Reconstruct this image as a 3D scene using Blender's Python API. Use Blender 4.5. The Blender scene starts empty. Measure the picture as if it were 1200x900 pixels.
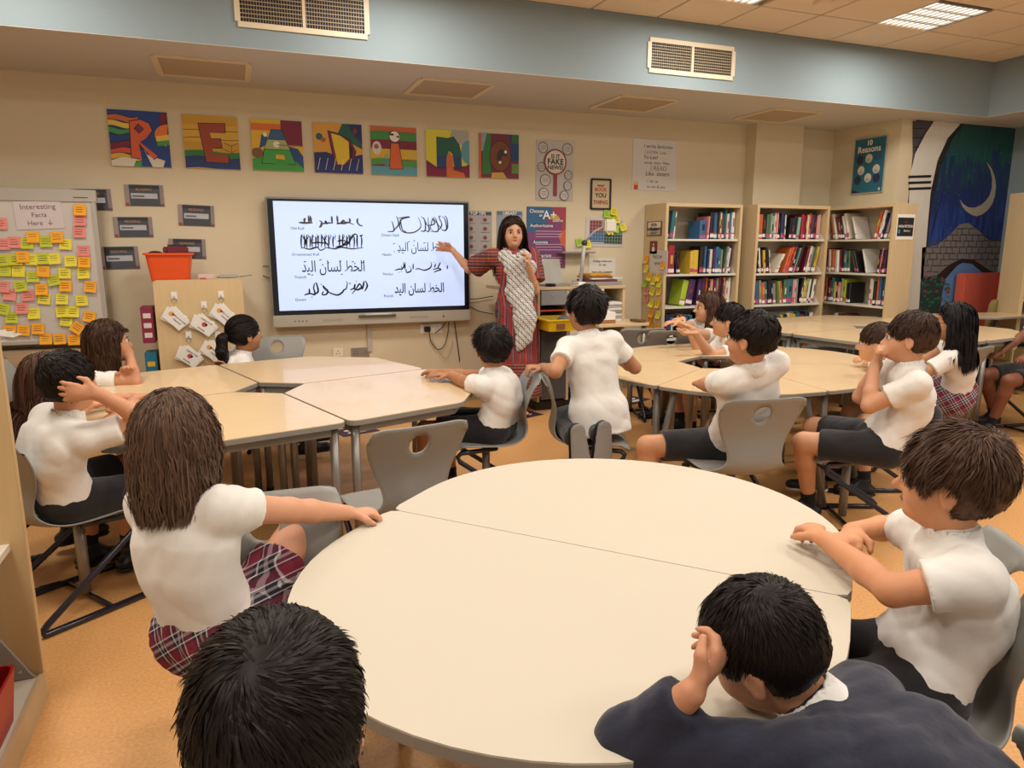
import bpy, bmesh, math, random
import numpy as np
from mathutils import Vector, Matrix
random.seed(7); RNG = np.random.default_rng(7)
S = bpy.context.scene; COL = S.collection
PI = math.pi
# ---------------- camera ----------------
CAM_H = 1.38; PITCH = math.radians(10.9); YAW = math.radians(21.1); FPX = 832.0
cd = bpy.data.cameras.new('camera'); cd.sensor_width = 36; cd.lens = FPX / 1200 * 36; cd.clip_start = 0.05
cam = bpy.data.objects.new('camera', cd); COL.objects.link(cam)
cam.location = (0, 0, CAM_H); cam.rotation_euler = (PI / 2 - PITCH, 0, -YAW); S.camera = cam
# ---------------- view, world, lights ----------------
S.view_settings.view_transform = 'Standard'; S.view_settings.look = 'None'
S.view_settings.exposure = 0.0; S.view_settings.gamma = 1.0; S.view_settings.use_curve_mapping = False
try:
    S.cycles.max_bounces = 6; S.cycles.diffuse_bounces = 3; S.cycles.glossy_bounces = 3; S.cycles.use_denoising = True
    S.cycles.sample_clamp_indirect = 4.0
except Exception: pass
W = bpy.data.worlds.new('ambient_fill'); W.use_nodes = True; S.world = W  # uniform warm ambient fill, added light without a source in the room
W.node_tree.nodes['Background'].inputs[0].default_value = (1.0, 0.95, 0.88, 1)
W.node_tree.nodes['Background'].inputs[1].default_value = 0.42
TROFFERS = [(-1.1, 0.2), (1.07, 0.2), (3.25, 0.2), (5.43, 0.2), (-1.1, 2.2), (1.07, 2.2), (3.25, 2.2), (5.43, 2.2), (-1.1, 4.2), (1.07, 4.2), (3.27, 4.2), (4.96, 4.2)]
LIGHT_W = 25.0
for i, (x, y) in enumerate(TROFFERS):
    ld = bpy.data.lights.new('ceiling_lamp', 'AREA'); ld.shape = 'SQUARE'; ld.size = 0.5; ld.energy = LIGHT_W; ld.color = (1.0, 0.955, 0.89)
    lo = bpy.data.objects.new('ceiling_lamp', ld); COL.objects.link(lo); lo.location = (x, y, 3.02)

# ---------------- pixel helper (1200x900 photograph, used to read positions) ----------------
_f = Vector((math.sin(YAW) * math.cos(PITCH), math.cos(YAW) * math.cos(PITCH), -math.sin(PITCH)))
_r = Vector((math.cos(YAW), -math.sin(YAW), 0)); _u = _r.cross(_f)
def ray(px, py): return _f + _r * ((px - 600) / FPX) + _u * ((450 - py) / FPX)
def atz(px, py, z):
    d = ray(px, py); return Vector((0, 0, CAM_H)) + d * ((z - CAM_H) / d.z)
def aty(px, py, y):
    d = ray(px, py); return Vector((0, 0, CAM_H)) + d * (y / d.y)
def atx(px, py, x):
    d = ray(px, py); return Vector((0, 0, CAM_H)) + d * (x / d.x)
def atd(px, py, t): return Vector((0, 0, CAM_H)) + ray(px, py) * t
def proj(p):
    v = Vector(p) - Vector((0, 0, CAM_H)); d = v.dot(_f); return (round(600 + FPX * v.dot(_r) / d), round(450 - FPX * v.dot(_u) / d), round(d, 2))

# ---------------- materials ----------------
def lin(h):
    if isinstance(h, str):
        h = h.lstrip('#'); c = [int(h[i:i + 2], 16) / 255 for i in (0, 2, 4)]
    else: c = h
    return tuple(((x / 12.92) if x <= 0.04045 else ((x + 0.055) / 1.055) ** 2.4) for x in c) + (1,)
_M = {}
def mat(hexc, rough=0.6, metal=0.0, grain=0.0, gscale=30.0, bump=0.0, bscale=200.0, stretch=(1, 1, 1), emit=0.0, spec=0.5, name=None, hair=False, coat=0.0, sheen=0.0):
    key = (hexc, rough, metal, grain, gscale, bump, bscale, stretch, emit, hair, spec, coat, sheen)
    if key in _M: return _M[key]
    m = bpy.data.materials.new(name or 'surface'); m.use_nodes = True; nt = m.node_tree; b = nt.nodes['Principled BSDF']
    c = lin(hexc); b.inputs['Base Color'].default_value = c; b.inputs['Roughness'].default_value = rough; b.inputs['Metallic'].default_value = metal
    b.inputs['Specular IOR Level'].default_value = spec
    if coat: b.inputs['Coat Weight'].default_value = coat
    if sheen: b.inputs['Sheen Weight'].default_value = sheen
    if emit:
        b.inputs['Emission Color'].default_value = c; b.inputs['Emission Strength'].default_value = emit
    if grain or bump:
        tc = nt.nodes.new('ShaderNodeTexCoord'); mp = nt.nodes.new('ShaderNodeMapping'); mp.inputs['Scale'].default_value = stretch
        nt.links.new(tc.outputs['Object'], mp.inputs[0])
    if grain or hair:
        mx = nt.nodes.new('ShaderNodeMix'); mx.data_type = 'RGBA'; mx.blend_type = 'MIX'
        mx.inputs[6].default_value = tuple(x * (1 - (grain or 0.4)) for x in c[:3]) + (1,)
        mx.inputs[7].default_value = tuple(min(1, x * (1 + (grain or 0.4))) for x in c[:3]) + (1,)
        if hair:
            g = nt.nodes.new('ShaderNodeNewGeometry'); nt.links.new(g.outputs['Random Per Island'], mx.inputs[0])
        else:
            n = nt.nodes.new('ShaderNodeTexNoise'); n.inputs['Scale'].default_value = gscale; n.inputs['Detail'].default_value = 3
            nt.links.new(mp.outputs[0], n.inputs['Vector']); nt.links.new(n.outputs[0], mx.inputs[0])
        nt.links.new(mx.outputs[2], b.inputs['Base Color'])
    if bump:
        n2 = nt.nodes.new('ShaderNodeTexNoise'); n2.inputs['Scale'].default_value = bscale; n2.inputs['Detail'].default_value = 2
        nt.links.new(mp.outputs[0], n2.inputs['Vector'])
        bp = nt.nodes.new('ShaderNodeBump'); bp.inputs['Strength'].default_value = bump; bp.inputs['Distance'].default_value = 0.004
        nt.links.new(n2.outputs[0], bp.inputs['Height']); nt.links.new(bp.outputs[0], b.inputs['Normal'])
    _M[key] = m; return m
def nodes_of(m): return m.node_tree.nodes, m.node_tree.links, m.node_tree.nodes['Principled BSDF']

M_WALL = mat('d6c7a8', 0.7, grain=0.03, gscale=3, bump=0.05, bscale=60)
M_SOFF = mat('869498', 0.75, grain=0.02, gscale=4)
M_SOFFB = mat('c4beb6', 0.8)  # soffit underside, same blue-grey paint with warm bounce light put into its colour
M_TILE = mat('e4cfb4', 0.9, grain=0.04, gscale=60)
M_GRID = mat('9a8a74', 0.6)
M_CREAM = mat('e8dcc2', 0.45)
M_FRAME = mat('d9c9ac', 0.5)
M_DARK = mat('15120f', 0.7)
M_SPECK = mat('d29c60', 0.5, grain=0.30, gscale=95, bump=0.03, bscale=150, name='floor_sheet')
M_MAPLE = mat('e0c398', 0.32, grain=0.10, gscale=5, stretch=(1.2, 12, 1), coat=0.25, name='maple')
M_MAPLE2 = mat('cdb48c', 0.45, grain=0.08, gscale=4, stretch=(9, 9, 0.8), name='maple_board')
M_CREAMTOP = mat('c8bfac', 0.6, grain=0.02, gscale=3, spec=0.25)
M_EDGE = mat('8b8880', 0.5)
M_LEG = mat('95918a', 0.35, metal=0.55)
M_SHELL = mat('8f8d86', 0.42, grain=0.05, gscale=40, stretch=(1, 1, 8), name='chair_plastic')
M_NAVY = mat('14182a', 0.28, coat=0.3)
M_BLACK = mat('111113', 0.5)
M_SHELFM = mat('dcd5c4', 0.45)
M_WHITE = mat('efeae0', 0.6)
M_PAPER = mat('e9e4da', 0.7)
M_STEEL = mat('b5b3ae', 0.3, metal=0.8)

# ---------------- mesh building ----------------
class MB:
    def __init__(s): s.v = []; s.f = []; s.mi = []; s.cur = 0; s.smooth = set()
    def add(s, vs, fs, sm=False):
        o = len(s.v); s.v += [tuple(v) for v in vs]; n0 = len(s.f)
        s.f += [tuple(i + o for i in f) for f in fs]; s.mi += [s.cur] * len(fs)
        if sm: s.smooth.update(range(n0, len(s.f)))
        return s
    def box(s, x0, x1, y0, y1, z0, z1, rz=0, c=None):
        vs = [(x, y, z) for x in (x0, x1) for y in (y0, y1) for z in (z0, z1)]
        if rz:
            cx, cy = c or ((x0 + x1) / 2, (y0 + y1) / 2); ca, sa = math.cos(rz), math.sin(rz)
            vs = [(cx + (x - cx) * ca - (y - cy) * sa, cy + (x - cx) * sa + (y - cy) * ca, z) for x, y, z in vs]
        return s.add(vs, [(0, 1, 3, 2), (4, 6, 7, 5), (0, 4, 5, 1), (2, 3, 7, 6), (0, 2, 6, 4), (1, 5, 7, 3)])
    def prism(s, poly, z0, z1, sm=False):
        n = len(poly); vs = [(x, y, z0) for x, y in poly] + [(x, y, z1) for x, y in poly]
        s.add(vs, [tuple(range(n - 1, -1, -1)), tuple(range(n, 2 * n))])
        o = len(s.v) - 2 * n; n0 = len(s.f)
        s.f += [(o + i, o + (i + 1) % n, o + n + (i + 1) % n, o + n + i) for i in range(n)]; s.mi += [s.cur] * n
        if sm: s.smooth.update(range(n0, len(s.f)))
        return s
    def plate(s, poly, y0, y1):   # polygon in x,z extruded along y
        n = len(poly); vs = [(x, y0, z) for x, z in poly] + [(x, y1, z) for x, z in poly]
        return s.add(vs, [tuple(range(n)), tuple(range(2 * n - 1, n - 1, -1))] + [(i, n + i, n + (i + 1) % n, (i + 1) % n) for i in range(n)])
    def tube(s, pts, r, n=8, cap=True, closed=False):
        pts = [Vector(p) for p in pts]; m = len(pts); rs = r if isinstance(r, (list, tuple)) else [r] * m
        rings = []; up = None
        for i in range(m):
            t = ((pts[(i + 1) % m] if (i < m - 1 or closed) else pts[i]) - (pts[i - 1] if (i > 0 or closed) else pts[i])).normalized()
            if up is None: up = t.orthogonal().normalized()
            up = (up - t * up.dot(t))
            up = up.normalized() if up.length > 1e-6 else t.orthogonal().normalized()
            b = t.cross(up)
            rings.append([pts[i] + (up * math.cos(2 * PI * k / n) + b * math.sin(2 * PI * k / n)) * rs[i] for k in range(n)])
        vs = [v for rg in rings for v in rg]; fs = []
        for i in range(m if closed else m - 1):
            for k in range(n):
                a = i * n; c = ((i + 1) % m) * n; fs.append((a + k, a + (k + 1) % n, c + (k + 1) % n, c + k))
        s.add(vs, fs, True)
        if cap and not closed:
            o = len(s.v) - m * n; s.f += [tuple(o + k for k in range(n - 1, -1, -1)), tuple(o + (m - 1) * n + k for k in range(n))]; s.mi += [s.cur] * 2
        return s
    def cyl(s, p, r, h, n=16, r2=None):
        r2 = r if r2 is None else r2; x, y, z = p
        return s.tube([(x, y, z), (x, y, z + h)], [r, r2], n)
    def ball(s, c, r, nu=12, nv=8):
        if not isinstance(r, (tuple, list)): r = (r, r, r)
        vs = [(c[0], c[1], c[2] + r[2])]
        for j in range(1, nv):
            a = PI * j / nv
            for i in range(nu): b = 2 * PI * i / nu; vs.append((c[0] + r[0] * math.sin(a) * math.cos(b), c[1] + r[1] * math.sin(a) * math.sin(b), c[2] + r[2] * math.cos(a)))
        vs.append((c[0], c[1], c[2] - r[2])); L = len(vs) - 1
        fs = [(0, 1 + i, 1 + (i + 1) % nu) for i in range(nu)]
        for j in range(nv - 2):
            for i in range(nu): a = 1 + j * nu; fs.append((a + i, a + nu + i, a + nu + (i + 1) % nu, a + (i + 1) % nu))
        a = 1 + (nv - 2) * nu; fs += [(L, a + (i + 1) % nu, a + i) for i in range(nu)]
        return s.add(vs, fs, True)
    def mesh(s, name, mats, bevel=0):
        me = bpy.data.meshes.new(name); me.from_pydata(s.v, [], s.f)
        for m in (mats if isinstance(mats, (list, tuple)) else [mats]): me.materials.append(m)
        me.polygons.foreach_set('material_index', s.mi)
        if s.smooth: me.polygons.foreach_set('use_smooth', [i in s.smooth for i in range(len(s.f))])
        if bevel:
            bm = bmesh.new(); bm.from_mesh(me)
            bmesh.ops.bevel(bm, geom=[e for e in bm.edges if len(e.link_faces) == 2 and e.calc_face_angle(0) > 0.6], offset=bevel, segments=2, affect='EDGES')
            bm.to_mesh(me); bm.free()
        me.update(); return me
    def build(s, name, mats, parent=None, bevel=0, **kw):
        return link(name, s.mesh(name, mats, bevel), parent, **kw)
def link(name, me, parent=None, loc=None, rz=None, label=None, cat=None, group=None, kind=None):
    o = bpy.data.objects.new(name, me); COL.objects.link(o)
    if parent: o.parent = parent
    if loc is not None: o.location = loc
    if rz is not None: o.rotation_euler[2] = rz
    return tag(o, label, cat, group, kind)
def tag(o, label=None, cat=None, group=None, kind=None):
    if label: o['label'] = label
    if cat: o['category'] = cat
    if group: o['group'] = group
    if kind: o['kind'] = kind
    return o
def thing(name, label, cat, loc=(0, 0, 0), rz=0, group=None):
    return link(name, None, None, loc, rz, label, cat, group)
_kids = {}
def copy_tree(root, loc, rz, label=None, group=None):
    r = root.copy(); COL.objects.link(r); r.location = loc; r.rotation_euler[2] = rz
    if label: r['label'] = label
    if group: r['group'] = group
    for ch in list(root.children):
        c = ch.copy(); COL.objects.link(c); c.parent = r
        for g in list(ch.children):
            d = g.copy(); COL.objects.link(d); d.parent = c
    return r
def struct(name, mb, mats, bevel=0): return mb.build(name, mats, None, bevel, kind='structure')
def text(parent, s, x, z, size, m, y=-0.002, bold=0.0, align='CENTER', rot=0, shear=0, name='lettering', space=1.0, sx=1.0, label=None):
    cu = bpy.data.curves.new('txt', 'FONT'); cu.body = s; cu.size = size; cu.align_x = align; cu.align_y = 'CENTER'; cu.offset = bold * size; cu.shear = shear; cu.space_character = space
    cu.resolution_u = 3
    t = bpy.data.objects.new('txt', cu); COL.objects.link(t); bpy.context.view_layer.update()
    me = bpy.data.meshes.new_from_object(t); bpy.data.objects.remove(t)
    me.materials.clear(); me.materials.append(m)
    o = link(name, me, parent, (x, y, z)); o.rotation_euler = (PI / 2, rot, 0); o.scale = (sx, 1, 1)
    if label: o['label'] = label
    return o
def art(parent, name, polys, w, h, y=-0.002, label=None):
    """flat painted shapes: polys = [(points in 0..1, colour)] each a hair in front of the last"""
    mb = MB(); mats = []; idx = {}
    for i, (pts, c) in enumerate(polys):
        pts = [(min(1, max(0, u)), min(1, max(0, v))) for u, v in pts]
        if c not in idx: idx[c] = len(mats); mats.append(mat(c, 0.55))
        mb.cur = idx[c]; yy = y - i * 0.00025
        mb.add([((u - .5) * w, yy, (v - .5) * h) for u, v in pts], [tuple(range(len(pts)))])
    return mb.build(name, mats, parent, label=label)
def circ(cx, cy, r, ry=None, n=18, a0=0, a1=2 * PI): return [(cx + r * math.cos(a0 + (a1 - a0) * k / n), cy + (ry or r) * math.sin(a0 + (a1 - a0) * k / n)) for k in range(n)]
def strip(pts, t):   # thick line as polygon
    up = [(x, y + t / 2) for x, y in pts]; dn = [(x, y - t / 2) for x, y in pts]; return dn + up[::-1]
def line(x0, y0, x1, y1, t):
    dx, dy = x1 - x0, y1 - y0; L = math.hypot(dx, dy) or 1; nx, ny = -dy / L * t / 2, dx / L * t / 2
    return [(x0 + nx, y0 + ny), (x0 - nx, y0 - ny), (x1 - nx, y1 - ny), (x1 + nx, y1 + ny)]
def rect(x0, y0, x1, y1): return [(x0, y0), (x1, y0), (x1, y1), (x0, y1)]
ORD = ['first', 'second', 'third', 'fourth', 'fifth', 'sixth', 'seventh', 'eighth', 'ninth', 'tenth', 'eleventh', 'twelfth', 'thirteenth', 'fourteenth', 'fifteenth', 'sixteenth', 'seventeenth', 'eighteenth', 'nineteenth', 'twentieth', 'twenty-first', 'twenty-second', 'twenty-third', 'twenty-fourth', 'twenty-fifth']
# ================= SETTING =================
WY = 6.1; SZ = 2.577; SY = 4.93; CZ = 3.055
struct('floor', MB().box(-3.5, 9.5, -1.5, 7.0, -0.1, 0), M_SPECK)
struct('wall_back', MB().box(-3.5, 4.872, WY, WY + 0.12, 0, CZ + .1), M_WALL)
struct('trim_1', MB().box(4.872, 5.46, 5.955, WY + .12, 0, SZ), M_WALL)              # column
struct('wall_recess', MB().box(5.46, 6.1, WY, WY + .12, 0, SZ + .1), M_WALL)
struct('wall_side', MB().box(6.0, 6.12, 5.27, WY, 0, SZ + .1), M_WALL)
struct('wall_mural', MB().box(6.12, 7.68, 5.27, 5.39, 0, SZ + .1), M_WALL)
struct('wall_right', MB().box(7.56, 7.68, 1.5, 5.27, 0, CZ + .1), M_SOFF)
struct('wall_left', MB().box(-3.62, -3.5, -1.5, 7.0, 0, CZ + .1), M_WALL)
struct('baseboard_back', MB().box(-3.5, 4.872, WY - .012, WY, 0, 0.09), mat('9c8a6c', 0.6))
# lowered soffit along the back and right walls
mb = MB(); mb.cur = 0; mb.box(-3.5, 9.5, SY, 7.0, SZ + .004, CZ + .1)
mb.cur = 1; mb.box(-3.5, 9.5, SY + .001, 7.0, SZ, SZ + .004)
struct('trim_soffit_back', mb, [M_SOFF, M_SOFFB])
mb = MB(); mb.cur = 0; mb.box(6.68, 9.5, 1.5, SY, SZ + .004, CZ + .1); mb.cur = 1; mb.box(6.681, 9.5, 1.5, SY, SZ, SZ + .004)
struct('trim_soffit_right', mb, [M_SOFF, M_SOFFB])
# suspended ceiling: each tile a piece
ceil = MB().box(-3.5, 6.68, -1.5, SY, CZ + .02, CZ + .1).build('ceiling', M_GRID, kind='structure')
PT = 0.545; GX = 4.69; GY = 4.44
tm = MB().box(.006, PT - .006, .006, PT - .006, CZ, CZ + .02).mesh('ceiling_tile', M_TILE, 0.004)
cells = []
for i in range(-16, 5):
    for j in range(-12, 2):
        x = GX + i * PT; y = GY + j * PT
        if x < -3.6 or x + PT > 6.9 or y + PT > SY + .4 or y < -1.7: continue
        cells.append((x, y))
def is_lit(x, y): return any(abs(x + PT / 2 - a) < .28 and abs(y + PT / 2 - b) < .28 for a, b in TROFFERS)
for x, y in cells:
    if not is_lit(x, y):
        x1 = min(x + PT, 6.675); y1 = min(y + PT, SY - .002)
        if y > SY - .06: continue
        o = link('ceiling_tile', tm, ceil, (x, y, 0))
        if x1 < x + PT - .01: o.scale[0] = (x1 - x) / PT
        if y1 < y + PT - .01: o.scale[1] = (y1 - y) / PT
def _tro():
    t = thing('ceiling_light', '', 'light')
    fm = MB()
    for a in (0, 1): fm.box(-.272, .272, -.272 + a * .526, -.254 + a * .526, -.008, .03); fm.box(-.272 + a * .526, -.254 + a * .526, -.254, .254, -.008, .03)
    fm.build('frame', M_STEEL, t)
    MB().box(-.25, .25, -.25, .25, .004, .01).build('diffuser', mat('fff4e4', 0.5, emit=1.6), t)
    lv = MB().box(-.25, .25, -.004, .004, -.008, .004).mesh('louvre', M_STEEL); lc = MB().box(-.003, .003, -.25, .25, -.006, .004).mesh('louvre', M_STEEL)
    for k in range(1, 4): link('louvre', lv, t, (0, -.25 + k * .125, 0))
    for k in range(1, 9): link('louvre', lc, t, (-.25 + k * .0556, 0, 0))
    return t
t0 = _tro()
near = {(4.96, 4.2): 'square louvred ceiling light beside the right-hand soffit corner', (3.27, 4.2): 'square louvred ceiling light above the back wall vent, cut by frame top'}
for i, (x, y) in enumerate(TROFFERS):
    lab = near.get((x, y)) or 'square louvred ceiling light over the %s table row, %s along' % (['nearest', 'middle', 'far'][i // 4], ORD[i % 4])
    if i == 0: t0.location = (x, y, CZ + .01); t0['label'] = lab; t0['group'] = 'ceiling lights'
    else: copy_tree(t0, (x, y, CZ + .01), 0, lab, 'ceiling lights')
# smoke detector ring on the ceiling
MB().cyl((0, 0, -.025), .05, .03, 20, r2=.075).build('smoke_detector', M_TILE, None, loc=(atz(965, 2, CZ).x, atz(965, 2, CZ).y, CZ), label='round beige smoke detector on a ceiling tile between two lights', cat='detector')
# soffit panels (access hatches)
for i, (x0, x1, lab) in enumerate([(-.39, .18, 'beige access hatch under the soffit above the first painted canvas'), (1.35, 1.9, 'beige access hatch under the soffit above the screen end'), (2.98, 3.52, 'beige access hatch under the soffit above the handwritten poster'), (4.5, 5.05, 'beige access hatch under the soffit above the wall column')]):
    t = thing('access_hatch', lab, 'hatch', ((x0 + x1) / 2, 5.56, SZ), 0, 'soffit access hatches')
    m_ = MB(); w = (x1 - x0) / 2; d = .27
    for a in (-1, 1): m_.box(-w, w, a * d - .02, a * d + .02, -.012, 0); m_.box(a * w - .02, a * w + .02, -d + .02, d - .02, -.012, 0)
    m_.build('frame', M_FRAME, t); MB().box(-w + .02, w - .02, -d + .02, d - .02, -.005, 0).build('panel', mat('b59f86', 0.7), t)
# vents on the soffit face
def vent(x0, x1, z0, z1, lab, cols):
    t = thing('wall_vent', lab, 'vent', ((x0 + x1) / 2, SY, (z0 + z1) / 2), 0, 'soffit air vents'); w = (x1 - x0) / 2; h = (z1 - z0) / 2
    m_ = MB()
    for a in (-1, 1): m_.box(-w, w, -.012, 0, a * h - .016, a * h + .016); m_.box(a * w - .016, a * w + .016, -.012, 0, -h + .016, h - .016)
    m_.box(-.009, .009, -.014, 0, -h + .016, h - .016); m_.build('frame', M_FRAME, t)
    MB().box(-w, w, -.002, 0, -h, h).build('backing', M_DARK, t)
    sm_ = MB().box(-w + .016, w - .016, -.010, -.006, -.0025, .0025).mesh('slat', mat('a8977c', 0.5)); n = 9
    for k in range(1, n): link('slat', sm_, t, (0, 0, -h + .016 + k * (2 * h - .032) / n))
    vm = MB().box(-.002, .002, -.006, -.003, -h + .016, h - .016).mesh('fin', mat('8c7d66', 0.5))
    for k in range(1, cols): link('fin', vm, t, (-w + .016 + k * (2 * w - .032) / cols, 0, 0))
vent(0.12, .9, 2.71, 2.96, 'large cream air vent grille on the blue soffit above the second canvas', 46)
vent(3.0, 3.76, 2.685, 2.9, 'smaller cream air vent grille on the blue soffit above the handwritten poster', 40)

# ================= TABLES =================
def rounded(poly, r, n=4):
    out = []; m = len(poly)
    for i in range(m):
        p = Vector(poly[i]); a = (Vector(poly[i - 1]) - p); b = (Vector(poly[(i + 1) % m]) - p)
        rr = r[i] if isinstance(r, (list, tuple)) else r
        if rr <= 0.001: out.append(tuple(p)); continue
        ang = a.angle(b); d = min(rr / math.tan(ang / 2), a.length * .45, b.length * .45)
        p0 = p + a.normalized() * d; p1 = p + b.normalized() * d
        for k in range(n + 1):
            t = k / n; q = p0 * (1 - t) ** 2 + p * 2 * t * (1 - t) + p1 * t * t; out.append(tuple(q))
    return out
def inset(poly, d):
    c = Vector((sum(p[0] for p in poly) / len(poly), sum(p[1] for p in poly) / len(poly)))
    return [tuple(Vector(p) + (c - Vector(p)).normalized() * d) for p in poly]
def ccw(poly):
    a = sum(poly[i - 1][0] * poly[i][1] - poly[i][0] * poly[i - 1][1] for i in range(len(poly)))
    return poly if a > 0 else poly[::-1]
def desk(poly, z, top_mat, legs, label, group, apron=None, name='classroom_table', thick=.024, lr=.02, splay=None):
    c = Vector((sum(p[0] for p in poly) / len(poly), sum(p[1] for p in poly) / len(poly), 0))
    loc = lambda p: (p[0] - c.x, p[1] - c.y); poly = ccw([loc(p) for p in poly])
    t = thing(name, label, 'table', c, 0, group)
    MB().prism(poly, z - .004, z).build('tabletop', top_mat, t)
    MB().prism([(x * 1.0015, y * 1.0015) for x, y in poly], z - thick, z - .0035).build('edge_band', M_EDGE, t)
    if apron:
        ap = [loc(p) for p in apron]; m_ = MB(); n = len(ap)
        for i in range(n):
            p, q = Vector(ap[i]), Vector(ap[(i + 1) % n]); L = (q - p).length; mid = (p + q) / 2; a = math.atan2(q.y - p.y, q.x - p.x)
            m_.box(mid.x - L / 2, mid.x + L / 2, mid.y - .011, mid.y + .011, z - thick - .042, z - thick, a)
        m_.build('apron', M_EDGE, t)
    for i, l in enumerate(legs):
        l0 = loc(l[0]); l1 = loc(l[1]) if len(l) > 1 else l0; m_ = MB(); zt = z - thick
        if l0 == l1: m_.tube([(*l0, 0.012), (*l0, zt)], lr, 12)
        else:
            a = Vector((*l0, zt)); b = Vector((*l1, 0.012)); m_.tube([a, a.lerp(b, .06) - Vector((0, 0, .03)), a.lerp(b, .16) - Vector((0, 0, .02)), b], lr, 12)
        lg = m_.build('leg', M_LEG, t); MB().cyl((*l1, 0), lr * 1.1, .02, 12).build('foot_cap', M_BLACK, lg)
    return t
# near table: two U-shaped halves of 1.2 m
TH = .64; Mx, My = .781, 1.494; ux, uy = .68, -.733; nx, ny = .733, .68
def half(sgn):
    pts = [(-.595, .002), (.595, .002), (.6, .03)] if False else []
    loc2 = [(-.57, .0015), (.57, .0015), (.592, .012), (.6, .04)] + [(.6 * math.cos(a), .185 + .595 * math.sin(a)) for a in [PI * k / 30 for k in range(31)]] + [(-.6, .04), (-.592, .012)]
    return [(Mx + u * ux + sgn * v * nx, My + u * uy + sgn * v * ny) for u, v in loc2]
def hl(sgn, u, v): return ((Mx + u * ux + sgn * v * nx, My + u * uy + sgn * v * ny),)
desk(half(-1), TH, M_CREAMTOP, [hl(-1, -.5, .1), hl(-1, .5, .1), hl(-1, -.3, .62), hl(-1, .3, .62)], 'cream topped curved half table nearest the camera, with grey edge', 'cream half tables in front')
desk(half(1), TH, M_CREAMTOP, [hl(1, -.5, .1), hl(1, .5, .1), hl(1, -.3, .62), hl(1, .3, .62)], 'cream topped curved half table joined to the far side of the nearest one', 'cream half tables in front')
# table group 1: four maple leaves round a square hole
def leafgroup(cx, cy, base, rs, rk, hole, z, labs, group):
    P = lambda a, r: (cx + r * math.cos(math.radians(a)), cy + r * math.sin(math.radians(a)))
    for k in range(4):
        a0 = base + 90 * k; a1 = a0 + 90; g = .4
        s0 = P(a0 + g, rs); s1 = P(a1 - g, rs); kk = P(a0 + 45, rk); h0 = P(a0 + 2, hole); h1 = P(a1 - 2, hole)
        k1 = P(a0 + 33, rk * 1.0); k2 = P(a0 + 57, rk * 1.0)
        poly = rounded([h0, s0, k1, k2, s1, h1], [0, .05, .10, .10, .05, 0], 5)
        ins = lambda p, d: (p[0] + (cm[0] - p[0]) * d, p[1] + (cm[1] - p[1]) * d); cm = P(a0 + 45, .62)
        ap = [ins(h0, .06), ins(s0, .10), ins(k1, .12), ins(k2, .12), ins(s1, .10), ins(h1, .06)]
        legs = [(ap[0],), (ap[1],), (ap[4],), (ap[5],)]
        desk(poly, z, M_MAPLE, legs, labs[k], group, apron=[ap[0], ap[1], ap[2], ap[3], ap[4], ap[5]])
leafgroup(.136, 3.96, 17, .965, 1.12, .19, .64,
          ['maple table leaf under the screen, far side of the left group', 'maple table leaf by the cabinet with hanging cards', 'maple table leaf at the left where two children lean their elbows', 'maple table leaf nearest the camera in the left group'], 'maple leaf tables of the left group')
leafgroup(4.95, 4.46, 6, .95, 1.10, .17, .72,
          ['far maple table leaf in front of the corner bookcases', 'maple table leaf at the far left beside the middle bookcase', 'maple table leaf behind the two boys in profile', 'maple table leaf at the right behind the girl with glasses'], 'maple leaf tables of the back group')
# table group 2: six leaves, thin edge, splayed legs
g2 = [(2.251, 4.155), (3.066, 4.66), (3.85, 4.22), (3.86, 3.35), (2.86, 2.80), (2.10, 3.25)]
h2 = [(2.694, 3.933), (2.977, 4.078), (3.28, 3.95), (3.247, 3.60), (2.95, 3.50), (2.672, 3.646)]
mids = [(2.60, 4.52), (3.52, 4.56), (4.02, 3.80), (3.45, 2.93), (2.38, 2.90), (2.02, 3.72)]
labs2 = ['maple table leaf of the middle group beside the bookcase of sticky notes', 'maple table leaf at the back of the middle group', 'maple table leaf of the middle group facing the back tables', 'maple table leaf under the elbows of the boy with his fist at his mouth', 'maple table leaf in front of the boy seated with his back to us', 'maple table leaf beside the boy kneeling on his chair']
for k in range(6):
    a, b = Vector(g2[k]), Vector(g2[(k + 1) % 6]); ha, hb = Vector(h2[k]), Vector(h2[(k + 1) % 6]); m_ = Vector(mids[k])
    g = (b - a).normalized() * .003
    out = [a + g] + [ (a + g) * (1 - t) ** 2 + (m_ * 2 - (a + b) / 2) * 2 * t * (1 - t) + (b - g) * t * t for t in (.2, .35, .5, .65, .8)] + [b - g]
    poly = [tuple(ha + g)] + [tuple(p) for p in out] + [tuple(hb - g)]
    cen = (a + b + ha + hb) / 4
    legs = []
    for s_, o_ in ((a, .18), (b, .18)):
        top = s_.lerp(cen, .22); bot = s_.lerp(cen, .02) + (s_ - cen).normalized() * .03
        legs.append((tuple(top), tuple(bot)))
    for s_ in (ha, hb): legs.append((tuple(s_.lerp(cen, .2)), tuple(s_.lerp(cen, .25))))
    desk(rounded(poly, [0, .03, 0, 0, 0, 0, 0, .03, 0] if len(poly) == 9 else 0), .64, M_MAPLE, legs, labs2[k], 'maple leaf tables of the middle group', thick=.02)

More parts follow.
